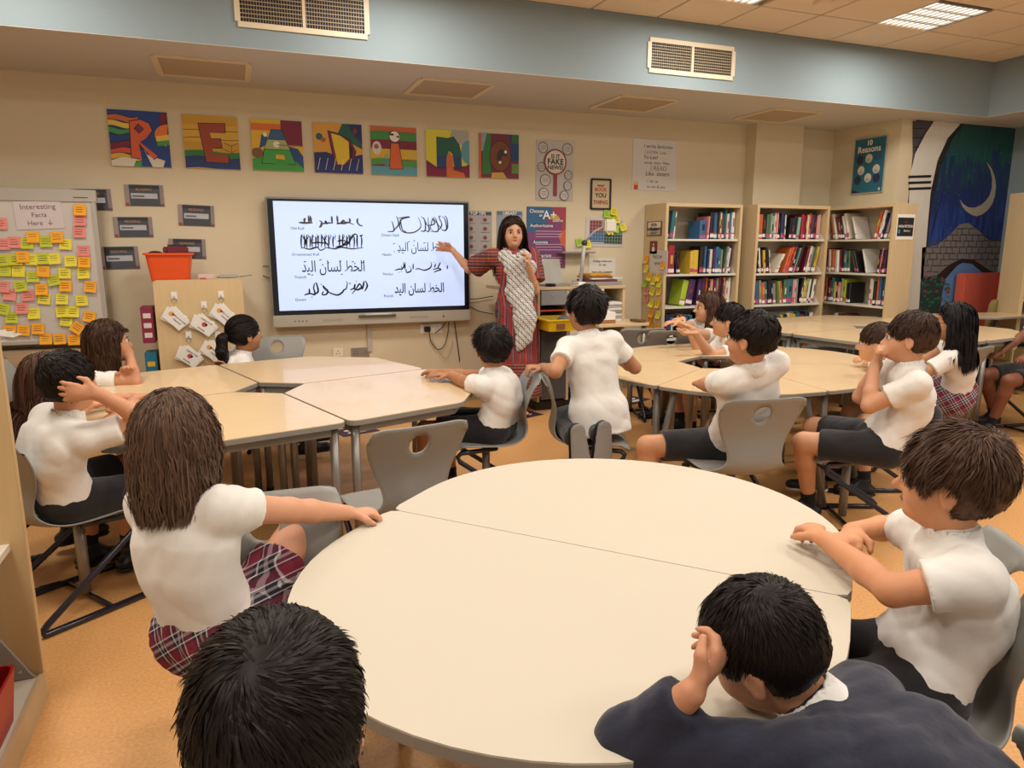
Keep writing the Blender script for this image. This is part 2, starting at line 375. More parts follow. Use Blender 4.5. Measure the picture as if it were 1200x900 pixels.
# ================= CHAIRS =================
def build_chair():
    t = thing('school_chair', '', 'chair')
    prof = [(.225, .352, .33, .0), (.212, .374, .35, .0), (.17, .384, .375, .004), (.08, .378, .39, .012), (-.02, .368, .39, .018), (-.10, .366, .375, .024), (-.155, .378, .34, .028), (-.190, .405, .30, .028), (-.200, .445, .262, .024), (-.190, .490, .262, .018),
            (-.178, .535, .30, .014), (-.182, .585, .345, .014), (-.200, .640, .385, .014), (-.225, .695, .405, .014), (-.243, .730, .400, .012), (-.250, .744, .375, .010)]
    # densify
    P = np.array(prof); n = len(P); d = np.r_[0, np.cumsum(np.hypot(np.diff(P[:, 0]), np.diff(P[:, 1])))]
    tt = np.linspace(0, d[-1], 44)
    def smooth_interp(col):
        v = np.interp(tt, d, P[:, col]); 
        for _ in range(2): v[1:-1] = .25 * v[:-2] + .5 * v[1:-1] + .25 * v[2:]
        return v
    Y_, Z_, Wd, cv = [smooth_interp(c) for c in range(4)]
    NX = 22; vs = []; fs = []
    nrm = np.stack([-(np.gradient(Z_)), np.gradient(Y_)], 1); nrm /= np.linalg.norm(nrm, axis=1)[:, None]   # points up on the seat / forward on the back
    th = .006
    for side in (0, 1):
        for i in range(44):
            for j in range(NX + 1):
                s_ = j / NX * 2 - 1; c_ = cv[i] * s_ * s_
                sg = -1
                yy = Y_[i] + sg * nrm[i, 0] * (c_ + side * -th * 1) ; zz = Z_[i] + sg * nrm[i, 1] * (c_ + side * -th)
                vs.append((s_ * Wd[i] / 2, yy, zz))
    N = 44 * (NX + 1)
    hc = (0, .668); hr = .040
    def inhole(i, j):
        x = ((j + .5) / NX * 2 - 1) * Wd[i] / 2; z = (Z_[i] + Z_[min(i + 1, 43)]) / 2
        return i > 30 and (x ** 2 + (z - hc[1]) ** 2) < (hr) ** 2
    # snap vertices near the hole rim to a circle
    removed = {(i, j) for i in range(43) for j in range(NX) if inhole(i, j)}
    def idx(i, j): return i * (NX + 1) + j
    edges = {}
    for i in range(43):
        for j in range(NX):
            if (i, j) in removed: continue
            q = (idx(i, j), idx(i, j + 1), idx(i + 1, j + 1), idx(i + 1, j)); fs.append(q); fs.append(tuple(N + a for a in q[::-1]))
            for k in range(4):
                e = (q[k], q[(k + 1) % 4]); edges[e] = 1
    rim = [e for e in edges if (e[1], e[0]) not in edges]
    for a, b in rim: fs.append((b, a, N + a, N + b))
    rv = {v for e in rim for v in e}
    for v in rv:
        i = v // (NX + 1); x, y, z = vs[v]
        if i > 28 and i < 42 and abs(x) < .1:
            dx, dz = x, z - hc[1]; L = math.hypot(dx, dz) or 1; nxv, nz = dx / L * hr, dz / L * hr
            zi = nz + hc[1]; yi = float(np.interp(zi, Z_[28:], Y_[28:]))
            off = vs[N + v][1] - vs[v][1]; vs[v] = (nxv, yi + (y - float(np.interp(z, Z_[28:], Y_[28:]))), zi); vs[N + v] = (nxv, vs[v][1] + off, zi + (vs[N + v][2] - z))
    mb = MB(); mb.add(vs, fs, True); me = mb.mesh('seat_shell', M_SHELL); 
    # round the outline corners of the backrest
    for v in me.vertices:
        x, y, z = v.co
        if z > .70: v.co.z = z - max(0, (abs(x) - .13)) ** 2 * 3.2
        if y > .18: v.co.y = y - max(0, (abs(x) - .12)) ** 2 * 6
    me.update(); link('seat_shell', me, t)
    fr = MB(); fr.cur = 0
    for s_ in (-1, 1):
        x = .155 * s_
        pts = [(x * .75, -.02, .352), (x * .95, .10, .350), (x, .165, .346), (x * 1.05, .185, .330), (x * 1.08, .175, .305), (x * 1.22, -.20, .050), (x * 1.23, -.225, .028), (x * 1.23, -.215, .015), (x * 1.22, -.18, .013), (x * 1.18, .235, .013)]
        fr.tube(pts, .0125, 10)
    fr.tube([(-.185, .03, .013), (.185, .03, .013)], .009, 8); fr.tube([(-.118, -.02, .352), (.118, -.02, .352)], .0115, 8)
    fr.build('tube_frame', M_NAVY, t)
    for s_ in (-1, 1):
        MB().tube([(.183 * s_, .17, .0145), (.1815 * s_, .245, .0145)], .0145, 8).build('glide', M_BLACK, t)
    MB().tube([(0, .02, .03), (0, .02, .356)], .021, 12).build('support_post', M_LEG, t)
    return t
CH0 = build_chair(); _chu = [False]
def chair(x, y, deg, label, group='grey school chairs', z=0):
    rz = math.radians(deg - 90)
    if not _chu[0]:
        _chu[0] = True; CH0.location = (x, y, z); CH0.rotation_euler[2] = rz; CH0['label'] = label; CH0['group'] = group; return CH0
    return copy_tree(CH0, (x, y, z), rz, label, group)
# ================= WALL THINGS, FURNITURE =================
INK = mat('1a1a1e', 0.6); RED = mat('8c2b2b', 0.6)
def flat(name, label, cat, cx, cz, w, h, m, y=WY, th=.006, group=None, tilt=0, bevel=0):
    t = thing(name, label, cat, (cx, y, cz), 0, group); t.rotation_euler[1] = tilt
    MB().box(-w / 2, w / 2, -th, 0, -h / 2, h / 2).build('sheet', m, t)
    return t
# ---- interactive screen ----
t = thing('interactive_screen', 'large wall screen showing a pale blue slide of Arabic calligraphy', 'screen', (1.088, WY - .02, 1.262))
w, h = .83, .505
MB().box(-.5, .5, -.02, .018, -.3, .3).build('wall_bracket', M_BLACK, t)
MB().box(-w, w, -.09, -.02, -h + .06, h).build('housing', mat('8f8a80', .4, metal=.4), t, bevel=.006)
MB().box(-w + .012, w - .012, -.094, -.09, -h + .085, h - .014).build('bezel', mat('11131d', .25), t)
MB().box(-w, w, -.105, -.02, -h - .012, -h + .085).build('lower_housing', mat('b9b2a2', .4, metal=.2), t, bevel=.006)
SCR = mat('bcd0f6', .5, emit=.62, spec=.2); sw, sh = .775, .428
MB().box(-sw, sw, -.096, -.094, -sh + .045, sh + .045).build('display', SCR, t)
mb = MB()
for k in range(4): mb.tube([(-w + .17 + k * .03, -.1055, -h + .035), (-w + .17 + k * .03, -.107, -h + .035)], .005, 8)
mb.build('button', INK, t)
MB().box(-.15, .16, -.125, -.105, -h + .05, -h + .068).build('pen_tray', mat('55534f', .4), t); MB().tube([(-.10, -.121, -h + .072), (.12, -.121, -h + .072)], .007, 8).build('stylus', mat('d9d6cf', .4), t)
MB().tube([(.58, -.1055, -h + .035), (.58, -.107, -h + .035)], .008, 10).build('sensor', INK, t)
mb = MB()
for a in (-.36, .36): mb.box(a - .08, a + .08, -.1062, -.105, -h + .025, -h + .045)
mb.build('speaker_grille', mat('a39d8e', .6), t)
# calligraphy: Arabic sentence in eight styles
ISO = {'alif': '\ufe8d'}
WORDS = ["\ufea9\ufef4\ufedf\ufe8d", "\ufee5\ufe8e\ufeb4\ufedf", "\ufec2\ufea8\ufedf\ufe8d"]
LINE = ' '.join(WORDS)
GR = mat('4c4a48', .6); BK = mat('16171c', .6)
def calli(cx, cz, wd, size, m, bold=0, shear=0, words=LINE, sp=1.0):
    o = text(t, words, cx, cz, size, m, y=-.0975, bold=bold, shear=shear, name='calligraphy', space=sp)
    bx = [v.co.x for v in o.data.vertices]; wid = (max(bx) - min(bx)) or 1; o.scale[0] = wd / wid; o.location.x = cx - (max(bx) + min(bx)) / 2 * o.scale[0]
    return o
C = lambda px, py: (aty(px, py, WY - .118).x - 1.088, aty(px, py, WY - .118).z - 1.262)
def swash(pts, r0, m=BK, n=14):      # brush stroke with swelling width, Catmull-Rom through pixels of the slide
    P = [Vector((*C(*p), 0)) for p in pts]; Q = []
    P2 = [P[0] * 2 - P[1]] + P + [P[-1] * 2 - P[-2]]
    for i in range(1, len(P2) - 2):
        for k in range(n):
            u = k / n; a, b, c, d = P2[i - 1:i + 3]
            Q.append(.5 * ((2 * b) + (c - a) * u + (2 * a - 5 * b + 4 * c - d) * u * u + (-a + 3 * b - 3 * c + d) * u ** 3))
    Q.append(P2[-2]); up = []; dn = []
    for i, q in enumerate(Q):
        tg = (Q[min(i + 1, len(Q) - 1)] - Q[max(i - 1, 0)]); tg = tg.normalized() if tg.length else Vector((1, 0, 0)); s_ = i / (len(Q) - 1)
        ww = r0 * (.35 + .65 * math.sin(PI * min(1, max(0, s_ * .9 + .1))) ) * (.6 + .5 * abs(tg.dot(Vector((.7, .7, 0)))))
        nn = Vector((-tg.y, tg.x, 0)) * ww; up.append(q + nn); dn.append(q - nn)
    return [(p.x, p.y) for p in up], [(p.x, p.y) for p in dn]
def strokes(lst, r0, m, nm='calligraphy'):
    mb = MB()
    for pts in lst:
        a, b = swash(pts, r0); n = len(a)
        mb.add([(x, -.0976, z) for x, z in a + b], [(i, n + i, n + i + 1, i + 1) for i in range(n - 1)])
    return mb.build(nm, m, t)
X = lambda cx, cy: (300 + cx / 4.615, 220 + cy / 4.615)      # crop pixel -> photo pixel
def sx(lst): return [[X(*p) for p in s_] for s_ in lst]
# row 1 left: early angular hand, grey
strokes(sx([[(232, 188), (262, 190), (308, 190)], [(262, 188), (262, 172), (268, 165)], [(286, 190), (286, 170), (282, 150)], [(298, 192), (296, 165), (290, 150)],
            [(342, 214), (352, 205), (355, 185), (342, 178)], [(360, 195), (378, 190), (376, 178), (380, 192), (395, 190), (416, 192)], [(412, 192), (410, 170), (410, 152)],
            [(436, 195), (456, 192), (478, 192), (500, 188), (530, 200)], [(442, 192), (440, 165), (438, 150)], [(460, 190), (475, 178), (484, 190)], [(506, 188), (508, 172), (500, 166)], [(550, 165), (548, 185), (560, 202), (578, 206)]]), .0085, GR)
# row 2 left: plaited angular hand, dense uprights
lst = []
for k, x in enumerate([246, 262, 276, 292, 305, 322, 338, 354, 374, 392, 418, 450, 470, 490, 508, 530, 548, 570]):
    top = 252 + (k * 7) % 12; lst.append([(x, top), (x + (2 if k % 2 else -2), 290), (x, 330 - (k * 5) % 9)])
lst += [[(244, 258), (258, 268), (268, 290), (262, 325)], [(246, 322), (290, 332), (330, 322), (350, 338), (384, 322)], [(384, 324), (424, 330), (460, 322), (520, 330), (580, 324)], [(430, 320), (470, 312), (500, 300), (520, 262), (545, 255), (550, 325)], [(500, 290), (480, 300), (462, 318)], [(354, 255), (380, 300), (400, 325)], [(560, 262), (578, 256)], [(440, 290), (465, 285), (500, 292)], [(300, 300), (340, 296), (400, 304)]]
strokes(sx(lst), .0062, BK)
strokes(sx([[(256 + k * 24, 250), (262 + k * 24, 262), (256 + k * 24, 274), (264 + k * 24, 284)] for k in range(13)]), .003, GR)
calli(*C(*X(420, 428)), .50, .125, BK, .004)
for k, (x, y) in enumerate([(262, 400), (345, 395), (385, 408), (520, 400), (570, 405), (455, 402), (300, 470), (345, 385), (585, 412)]): pass
strokes(sx([[(258, 402), (272, 398)], [(342, 392), (356, 388)], [(384, 408), (398, 404)], [(450, 402), (462, 396)], [(518, 402), (530, 398)], [(572, 408), (582, 400)], [(460, 470), (470, 466)], [(300, 474), (310, 470)]]), .0035, BK, 'vowel_mark')
# row 4 left: slanting hand
strokes(sx([[(262, 580), (290, 572), (318, 576), (312, 540), (318, 515)], [(290, 572), (288, 545)], [(318, 576), (336, 560), (328, 520), (322, 512)], [(365, 560), (358, 578), (380, 576), (388, 556), (372, 540), (364, 532), (372, 548), (400, 568), (440, 580), (466, 566), (476, 552), (488, 545), (494, 515), (486, 506)], [(510, 552), (530, 545), (548, 552), (570, 540), (560, 520), (542, 545), (520, 574)], [(536, 520), (530, 550)], [(585, 505), (580, 530), (574, 552)], [(592, 502), (602, 530), (588, 560)]]), .0075, BK)
strokes(sx([[(350, 520), (356, 526)], [(505, 520), (512, 515)], [(300, 590), (306, 594)], [(540, 505), (546, 509)]]), .005, BK, 'dot')
# right column
strokes(sx([[(712, 238), (745, 232), (740, 195), (735, 180)], [(745, 232), (770, 200), (765, 165), (758, 152)], [(772, 165), (800, 160), (830, 158), (786, 172), (778, 215), (800, 240), (850, 242), (890, 215), (885, 175), (872, 160)], [(780, 170), (792, 225), (815, 240)], [(890, 235), (915, 230), (912, 175), (890, 155)], [(915, 230), (935, 232), (930, 160)], [(935, 205), (965, 195), (955, 170), (940, 232)], [(945, 236), (985, 232), (975, 175), (960, 155)], [(985, 232), (1005, 200), (990, 160), (1000, 152)], [(1005, 230), (1030, 225), (1022, 170), (1005, 155)], [(1018, 235), (1036, 215), (1032, 165), (1018, 152)], [(955, 160), (985, 200), (1010, 232)], [(905, 160), (925, 200), (960, 235)]]), .0058, GR)
calli(*C(*X(900, 322)), .43, .105, BK, 0)
strokes(sx([[(742, 305), (752, 300)], [(822, 295), (832, 290)], [(850, 288), (862, 284)], [(905, 300), (918, 296)], [(770, 350), (780, 347)], [(745, 348), (752, 344)]]), .003, BK, 'vowel_mark')
strokes(sx([[(752, 446), (775, 440), (790, 440), (784, 420)], [(806, 442), (806, 402)], [(790, 440), (800, 425), (796, 402)], [(812, 440), (815, 458), (838, 450), (836, 430)], [(850, 442), (850, 410)], [(862, 440), (880, 438), (910, 446), (940, 435), (950, 415), (944, 400)], [(958, 442), (985, 436), (1000, 442), (972, 452), (962, 458)], [(982, 436), (998, 402)], [(965, 432), (972, 410)], [(1034, 440), (1036, 418)]]), .0058, BK)
strokes(sx([[(770, 456), (775, 459)], [(783, 452), (788, 455)], [(828, 424), (833, 428)], [(962, 402), (967, 406)]]), .004, BK, 'dot')
calli(*C(*X(885, 545)), .43, .11, BK, .014)
for cx_, cy_, s_ in [(224, 220, 'Old Kufi'), (268, 361, 'Ornamented Kufi'), (240, 484, 'Thuluth'), (242, 606, 'Diwani'), (726, 257, 'Diwani Djeli'), (708, 362, 'Naskh'), (714, 467, 'Persian'), (718, 585, "Ruq'ah")]:
    text(t, s_, *C(*X(cx_, cy_)), .03, mat('2c3440', .6), y=-.0975, name='caption')
# ---- seven painted canvases: R E A D I N G ----
K_ = '14121a'
def outl(p, c, k=K_, t_=.012):
    cx = sum(q[0] for q in p) / len(p); cy = sum(q[1] for q in p) / len(p)
    big = [(x + math.copysign(min(t_, abs(x - cx)), x - cx), y + math.copysign(min(t_, abs(y - cy)), y - cy)) for x, y in p]
    big = [(min(1, max(0, x)), min(1, max(0, y))) for x, y in big]; return [(big, k), (p, c)]
def band(y0, y1, amp, c, x0=0, x1=1, ph=0, n=10): return ([(x0 + (x1 - x0) * k / n, y0 + amp * math.sin(ph + 6 * k / n)) for k in range(n + 1)] + [(x0 + (x1 - x0) * k / n, y1 + amp * math.sin(ph + 6 * k / n)) for k in range(n, -1, -1)], c)
ARTS = []
a = [(rect(0, 0, 1, 1), '1d3f86')]
for i, (y0, c) in enumerate([(.90, 'cc6a3a'), (.80, 'e6c64a'), (.68, '3f9a4c'), (.58, '1d3f86'), (.44, '7a1d3a'), (.32, 'd8543a'), (.22, 'd9b23c'), (.10, '3f9a4c')]): a.append(band(y0 - .1, y0, .025, c, 0, .5, i)); a.append(band(y0 - .008, y0 + .004, .025, K_, 0, .5, i))
a += [([(0, 0), (0, .1), (.2, .16), (.42, .14), (.36, 0)], 'd9d2c0'), (circ(.98, .84, .13, .16), '6f1838'), (circ(1.0, .58, .24, .2, a0=PI * .5, a1=PI * 1.5, n=14), 'e07a30'), ([(.78, .46), (1, .5), (1, .42), (.8, .38)], '3f9a4c'), ([(.78, .56), (1, .6), (1, .5), (.78, .47)], 'e6c64a'), ([(.5, .45), (.6, .22), (.9, .12), (.86, 0), (.68, 0)], 'd9d2c0')]
a += outl([(.36, .8), (.54, .84), (.68, .78), (.72, .66), (.62, .52), (.5, .44), (.78, .2), (.7, .14), (.48, .42), (.5, .14), (.34, .16)], 'd8603a') + outl([(.5, .76), (.58, .68), (.5, .6), (.43, .68)], '7a2a52'); ARTS.append(a)
a = [(rect(0, 0, 1, 1), 'c99a2c'), (rect(0, .5, 1, .82), 'd6a838'), band(.2, .33, .02, '2f7a3a'), band(0, .22, .02, '1d3570'), band(.715, .725, .005, K_), band(.56, .57, .02, K_)]
a += outl([(.28, .84), (.76, .86), (.76, .68), (.48, .68), (.5, .56), (.66, .57), (.68, .4), (.5, .4), (.52, .28), (.8, .28), (.78, .12), (.38, .13)], '9a4424') + [(line(.72, .5, .86, .44, .008), K_), (line(.86, .44, .98, .5, .008), K_), (line(.7, .38, .86, .32, .008), K_), (line(.86, .32, .96, .38, .008), K_), (line(.86, .44, .86, .32, .008), K_)]; ARTS.append(a)
a = [(rect(0, 0, 1, 1), 'e0b62c'), (rect(0, .78, .85, .92), 'd8702e'), (rect(.58, .5, 1, 1), '7a1d3a'), ([(.7, .5), (.9, .45), (1, .3), (1, 0), (.8, .1)], '1d4a80'), ([(0, 0), (0, .22), (.1, .27), (.85, .2), (1, .05), (1, 0)], '3c9a3c'), (circ(.1, .34, .12, .1), '7a5a2a'), ([(.14, .42), (.2, .7), (.32, .74), (.3, .52)], '24508a'), (circ(.27, .7, .04), 'ece6da')]
a += outl([(.4, .8), (.6, .8), (.66, .62), (.32, .62)], '35618c') + outl([(.31, .61), (.66, .61), (.74, .42), (.24, .42)], 'a5b26a') + outl([(.24, .41), (.74, .41), (.84, .14), (.66, .14), (.62, .32), (.46, .32), (.44, .14), (.18, .14)], '44a04a') + [(circ(.48, .52, .065), 'ece6da'), (rect(.5, .5, .95, .52), '8a6a6a')]; ARTS.append(a)
a = [(rect(0, 0, 1, 1), 'd9a03c'), ([(.45, .7), (.6, 1), (1, 1), (1, .5), (.8, .6)], '1d5a48'), ([(.7, 1), (1, 1), (1, .6), (.85, .75)], '1d2a60'), ([(.0, .4), (.25, .42), (.6, .3), (1, .4), (1, 0), (0, 0)], '1b2a6c'), (circ(.12, .72, .07), '245a70'), (circ(.2, .66, .05), 'b8542e'), (circ(.86, .86, .05, .08, 4), '8c2130')]
a += outl([(.3, .84), (.5, .8), (.74, .68), (.86, .46), (.8, .28), (.62, .16), (.42, .14)], '6f1838') + [([(.36, .8), (.54, .76), (.72, .64), (.72, .3), (.6, .18), (.47, .18)], 'e4c22e'), ([(.73, .62), (.8, .5), (.78, .32), (.73, .32)], '1a1220')]
for k in range(6): a.append((line(.06 + k * .16, .06, .12 + k * .16, .3, .01), 'dcdce0'))
ARTS.append(a)
a = [(rect(0, 0, 1, 1), '7a1d3a'), (rect(0, .9, 1, 1), 'c8622c'), band(.72, .9, .01, '3f8a40'), (rect(0, .54, 1, .72), '7a1d3a'), (rect(0, .33, 1, .54), 'd4b02c'), band(.2, .33, .02, '4f9a44'), (rect(0, 0, 1, .18), '5a9aa8'), (circ(.13, .55, .1, .14), 'd9cfc0'), (circ(.12, .58, .05), '9a5a5a')] + outl(circ(.52, .8, .11, .11), 'ece4d8') + outl([(.44, .66), (.6, .66), (.68, .14), (.4, .13)], 'd8642e') + [(circ(.33, .38, .05, .05), '8fae7a'), (rect(.29, .16, .37, .34), '5d8a96'), (rect(.42, .82, .5, .86), K_), (rect(.56, .78, .62, .82), '8c2130')]; ARTS.append(a)
a = [(rect(0, 0, 1, 1), 'd9cf3a'), ([(0, .35), (.25, .2), (.9, .25), (1, .3), (1, 0), (0, 0)], '7a1238'), (circ(.78, .9, .22, .2), 'a9a79a'), (circ(.98, .55, .18, .26), '5f98a8'), (rect(0, .96, .3, 1), 'd9cf3a')] + outl([(.25, .2), (.25, .84), (.5, .82), (.62, .86), (.75, .7), (.8, .5), (.8, .2), (.64, .2), (.6, .5), (.52, .56), (.46, .4), (.46, .2)], '1c5a4c') + [([(.25, .2), (.25, .45), (.45, .45), (.45, .2)], '1f3f78'), ([(.66, .2), (.64, .45), (.8, .45), (.8, .2)], '1f3f78'), ([(.46, .0), (.46, .42), (.53, .54), (.6, .45), (.62, .15), (.86, .1), (.9, 0)], 'd0682c')]; ARTS.append(a)
a = [(rect(0, 0, 1, 1), '6f2434'), (rect(0, 0, .06, 1), 'c85a30'), (rect(.06, .6, .2, 1), '8f98a8'), ([(.08, .1), (.1, .6), (.2, 1), (.3, 1), (.28, .4), (.3, .08)], '2c7a34'), ([(.8, .4), (.78, 1), (1, 1), (1, .4)], '1d3f70'), (rect(.82, .8, 1, 1), '2c6a34'), ([(.3, 0), (.32, .12), (.6, .14), (.7, 0)], 'c8a040'), (rect(.82, .12, 1, .34), '6a8a44')] + outl(circ(.53, .5, .26, .34), '7a4022') + [(circ(.57, .48, .13, .18), '2e2a2e'), ([(.5, .3), (.58, .52), (.72, .5), (.76, .4), (.66, .3)], '7a4022')] + [(circ(.66, .6, .035), 'ece4d8'), (circ(.52, .36, .035), 'ece4d8')]; ARTS.append(a)
for (x0, x1), L, a, d in zip([(-.782, -.389), (-.29, .096), (.189, .569), (.654, 1.038), (1.107, 1.49), (1.571, 1.953), (2.038, 2.41)], 'READING', ARTS,
        ['orange letter R over rainbow waves', 'rust brown letter E with an open book on yellow', 'green and blue letter A with a parrot', 'yellow letter D above a dark sea', 'orange letter I beside a small figure', 'dark green letter N around an orange path', 'brown letter G in dark swirls']):
    t2 = thing('painted_canvas', 'square painted canvas with a %s' % d, 'painting', ((x0 + x1) / 2, WY, 2.162), 0, 'reading letter canvases'); w = x1 - x0
    MB().box(-w / 2, w / 2, -.02, 0, -w / 2, w / 2).build('stretched_canvas', M_PAPER, t2)
    art(t2, 'painting', a, w, w, -.0208)
# ---- posters on the back wall ----
t = flat('poster', 'glossy grey poster with a magnifying glass asking IS IT FAKE NEWS?', 'poster', 2.768, 2.058, .37, .523, mat('b9b0a6', .25)); P_ = []
for (cx, cy, r) in [(.18, .88, .13), (.83, .87, .14), (.14, .56, .11), (.86, .44, .11), (.24, .34, .14), (.84, .26, .11), (.2, .12, .13), (.75, .09, .12)]: P_ += [(circ(cx, cy, r, r * .72), '5d4a50'), (circ(cx, cy, r - .018, r * .72 - .013), 'c4bcb2')] + [(rect(cx - .07, cy - .03 + q * .028, cx + .07, cy - .022 + q * .028), '857d78') for q in range(3)]
P_ += [(rect(.46, .08, .55, .5), '8c3038'), (circ(.5, .65, .3, .215, 28), '8c3038'), (circ(.5, .65, .265, .19, 28), 'dcd2c2')]
art(t, 'print', P_, .37, .523, -.0065)
for s_, z_, sz in [('IS IT', .125, .048), ('FAKE', .078, .07), ('NEWS?', .028, .05)]: text(t, s_, 0.0, z_, sz, INK, y=-.018, bold=.025)
t = thing('framed_print', 'small black-framed print of orange and black lettering', 'picture', (3.24, WY, 1.867)); mb = MB(); w, h = .1, .133
for a_ in (-1, 1): mb.box(-w, w, -.016, 0, a_ * h - .008, a_ * h + .008); mb.box(a_ * w - .008, a_ * w + .008, -.016, 0, -h, h)
mb.build('frame', M_BLACK, t); MB().box(-w, w, -.006, 0, -h, h).build('print', mat('cdb791', .6), t)
for s_, z_, c, sz in [('WHAT', .075, '5a2a20', .026), ('BOOK', .04, 'c0562c', .045), ('YOU', -.012, '1a1a1a', .055), ('THING', -.075, 'a0442c', .05)]: text(t, s_, 0, z_, sz, mat(c, .6), y=-.008, bold=.03)
t = flat('poster', 'white poster covered in handwritten words with a small red and yellow logo', 'poster', 3.815, 2.15, .485, .468, mat('d2cac2', .35))
for s_, x_, z_, sz, c in [('I write fantasies', .03, .17, .05, '55606a'), ('I LISTEN  Lots', .0, .115, .04, '8a6a72'), ('Yo-Lee!', -.05, .07, .05, '7a2a3a'), ('words  more  Many', .02, .02, .035, '55606a'), ('I READ', .04, -.03, .06, '8f7a72'), ('Like  sisters', .03, -.08, .055, '333a44'), ('I  fall  up', -.02, -.15, .035, '6a6a72'), ('to me & you', .02, -.2, .04, '55606a')]: text(t, s_, x_, z_, sz, mat(c, .6), y=-.008, shear=.15)
art(t, 'logo', [(rect(.04, .01, .13, .14), 'c03a2a'), (rect(.05, .1, .12, .18), 'e0b030')], .485, .468, -.0072)
def iconposter(cx, cz, w, h, lab, head, m_, cols, rows, c):
    t = flat('poster', lab, 'poster', cx, cz, w, h, m_); P_ = [(rect(.02, .9, .98, .98), c)]
    for i in range(cols):
        for j in range(rows):
            x = (i + .5) / cols; y = .86 - (j + .5) * .84 / rows; P_ += [(circ(x, y + .04, .07, .045, 8), '7c3040'), (rect(x - .16, y - .05, x + .16, y - .035), '7a7478')]
    art(t, 'print', P_, w, h, -.0065); text(t, head, 0, h * .44, .036, M_WHITE, y=-.0075, bold=.02); return t
iconposter(2.03, 1.51, .26, .367, 'glossy grey poster of eight small maroon symbols right of the screen', 'TOP TIPS', mat('a9a29c', .2), 2, 4, '4a4650')
iconposter(2.33, 1.52, .246, .359, 'grey and blue poster half hidden behind the teacher', 'LIBRARY', mat('8f9aa6', .3), 1, 4, '5a6a80')
t = flat('poster', 'purple and teal poster headed Choose in white letters behind the teacher', 'poster', 2.69, 1.466, .39, .551, mat('7d3f6e', .35))
art(t, 'print', [([(0, .6), (0, 1), (.7, 1), (.45, .72), (.15, .58)], '2c5f86'), ([(.6, 1), (1, 1), (1, .3), (.85, .45), (.9, .8)], 'a03a4a'), ([(.8, .55), (1, .65), (1, .32), (.88, .4)], 'c85a3a'), ([(.0, .0), (.0, .3), (.12, .32), (.1, 0)], '2c5f86'), (circ(.7, .78, .15, .1, 10, 0, PI), 'c8a044'), (rect(.1, .66, .58, .73), '2b3a66'), (rect(.14, .4, .58, .46), '3a4a7a'), (rect(.14, .18, .58, .24), '3a3a6a')] + [(rect(.22, .60 - q * .045 - (q // 3) * .08, .9, .612 - q * .045 - (q // 3) * .08), 'c0a4b8') for q in range(9)], .39, .551, -.0065)
for s_, x_, z_, sz in [('Choose', -.1, .235, .045), ('an', -.06, .2, .035), ('A+', .03, .2, .11), ('source', .11, .155, .038), ('Authoritative', -.05, .107, .042), ('Accurate', -.06, -.04, .04), ('Appropriate', -.05, -.16, .04)]: text(t, s_, x_, z_, sz, M_WHITE, y=-.011, bold=.01)
# periodic chart with notes on it
t = flat('wall_chart', 'white wall chart with red, blue and green grid above the desk shelves', 'chart', 3.29, 1.52, .40, .27, mat('c9c3bd', .5), tilt=.02)
P_ = [(rect(.1, .5, .55, .9), '8f2c34'), (rect(.1, .15, .5, .5), '2f6a98'), (rect(.5, .1, .98, .42), '1f4a34'), (rect(.5, .42, .98, .8), '4f8a4a')]
for k in range(12): P_.append((rect(.1 + k * .075, .1, .108 + k * .075, .9), 'a9a6a0'))
for k in range(8): P_.append((rect(.1, .1 + k * .11, .98, .112 + k * .11), 'a9a6a0'))
art(t, 'grid', P_, .40, .27, -.0065)
t = flat('notice', 'white paper notice of centred black lines above the tissue box table', 'notice', 3.275, 1.085, .285, .385, mat('d8d3c8', .6))
for i, s_ in enumerate(['Finding a book you', 'or  use', '', 'Start with a question', '+', 'Look for keywords', 'Ask', '', 'Check the shelf', '+', 'Borrow the book']): 
    if s_: text(t, s_, 0, .165 - i * .034, .026, INK, y=-.008, bold=.01)
# six glossy silver sheets at the left
for i, (x0, z1, x1, z0, d) in enumerate([(-1.065, 1.797, -.812, 1.645, 'half hidden by the whiteboard corner'), (-.722, 1.837, -.461, 1.683, 'topmost, under the orange letter R'), (-.372, 1.697, -.119, 1.541, 'farthest right, above the orange bin'), (-.816, 1.602, -.556, 1.455, 'in the middle of its cluster'), (-.457, 1.443, -.199, 1.294, 'partly behind the orange bin'), (-.926, 1.385, -.669, 1.22, 'lowest, just right of the whiteboard')]):
    t = flat('laminated_sheet', 'glossy laminated dark sheet, %s' % d, 'poster', (x0 + x1) / 2, (z0 + z1) / 2, x1 - x0, z1 - z0, mat('3a3a3e', .12, spec=.8, coat=1.0, bump=.5, bscale=9), group='laminated sheets on the back wall', tilt=(-.02, .0, .03, -.01, .02, -.02)[i])
    w = x1 - x0; h = z1 - z0
    art(t, 'print', [(rect(.0, .0, .12, 1), '9a8a86'), (rect(.9, .0, 1, 1), '8f807c'), (rect(.12, .82, .9, .95), '2a2a30'), (rect(.16, .35, .84, .6), 'b8b8bc'), (rect(.2, .42, .5, .5), '606068'), (rect(.0, 0, .1, .14), 'a03a30'), (rect(.9, 0, 1, .12), '7a4a5a')], w, h, -.0063)
    text(t, 'READING', 0, h * .27, .025, mat('c09070', .5), y=-.0085)
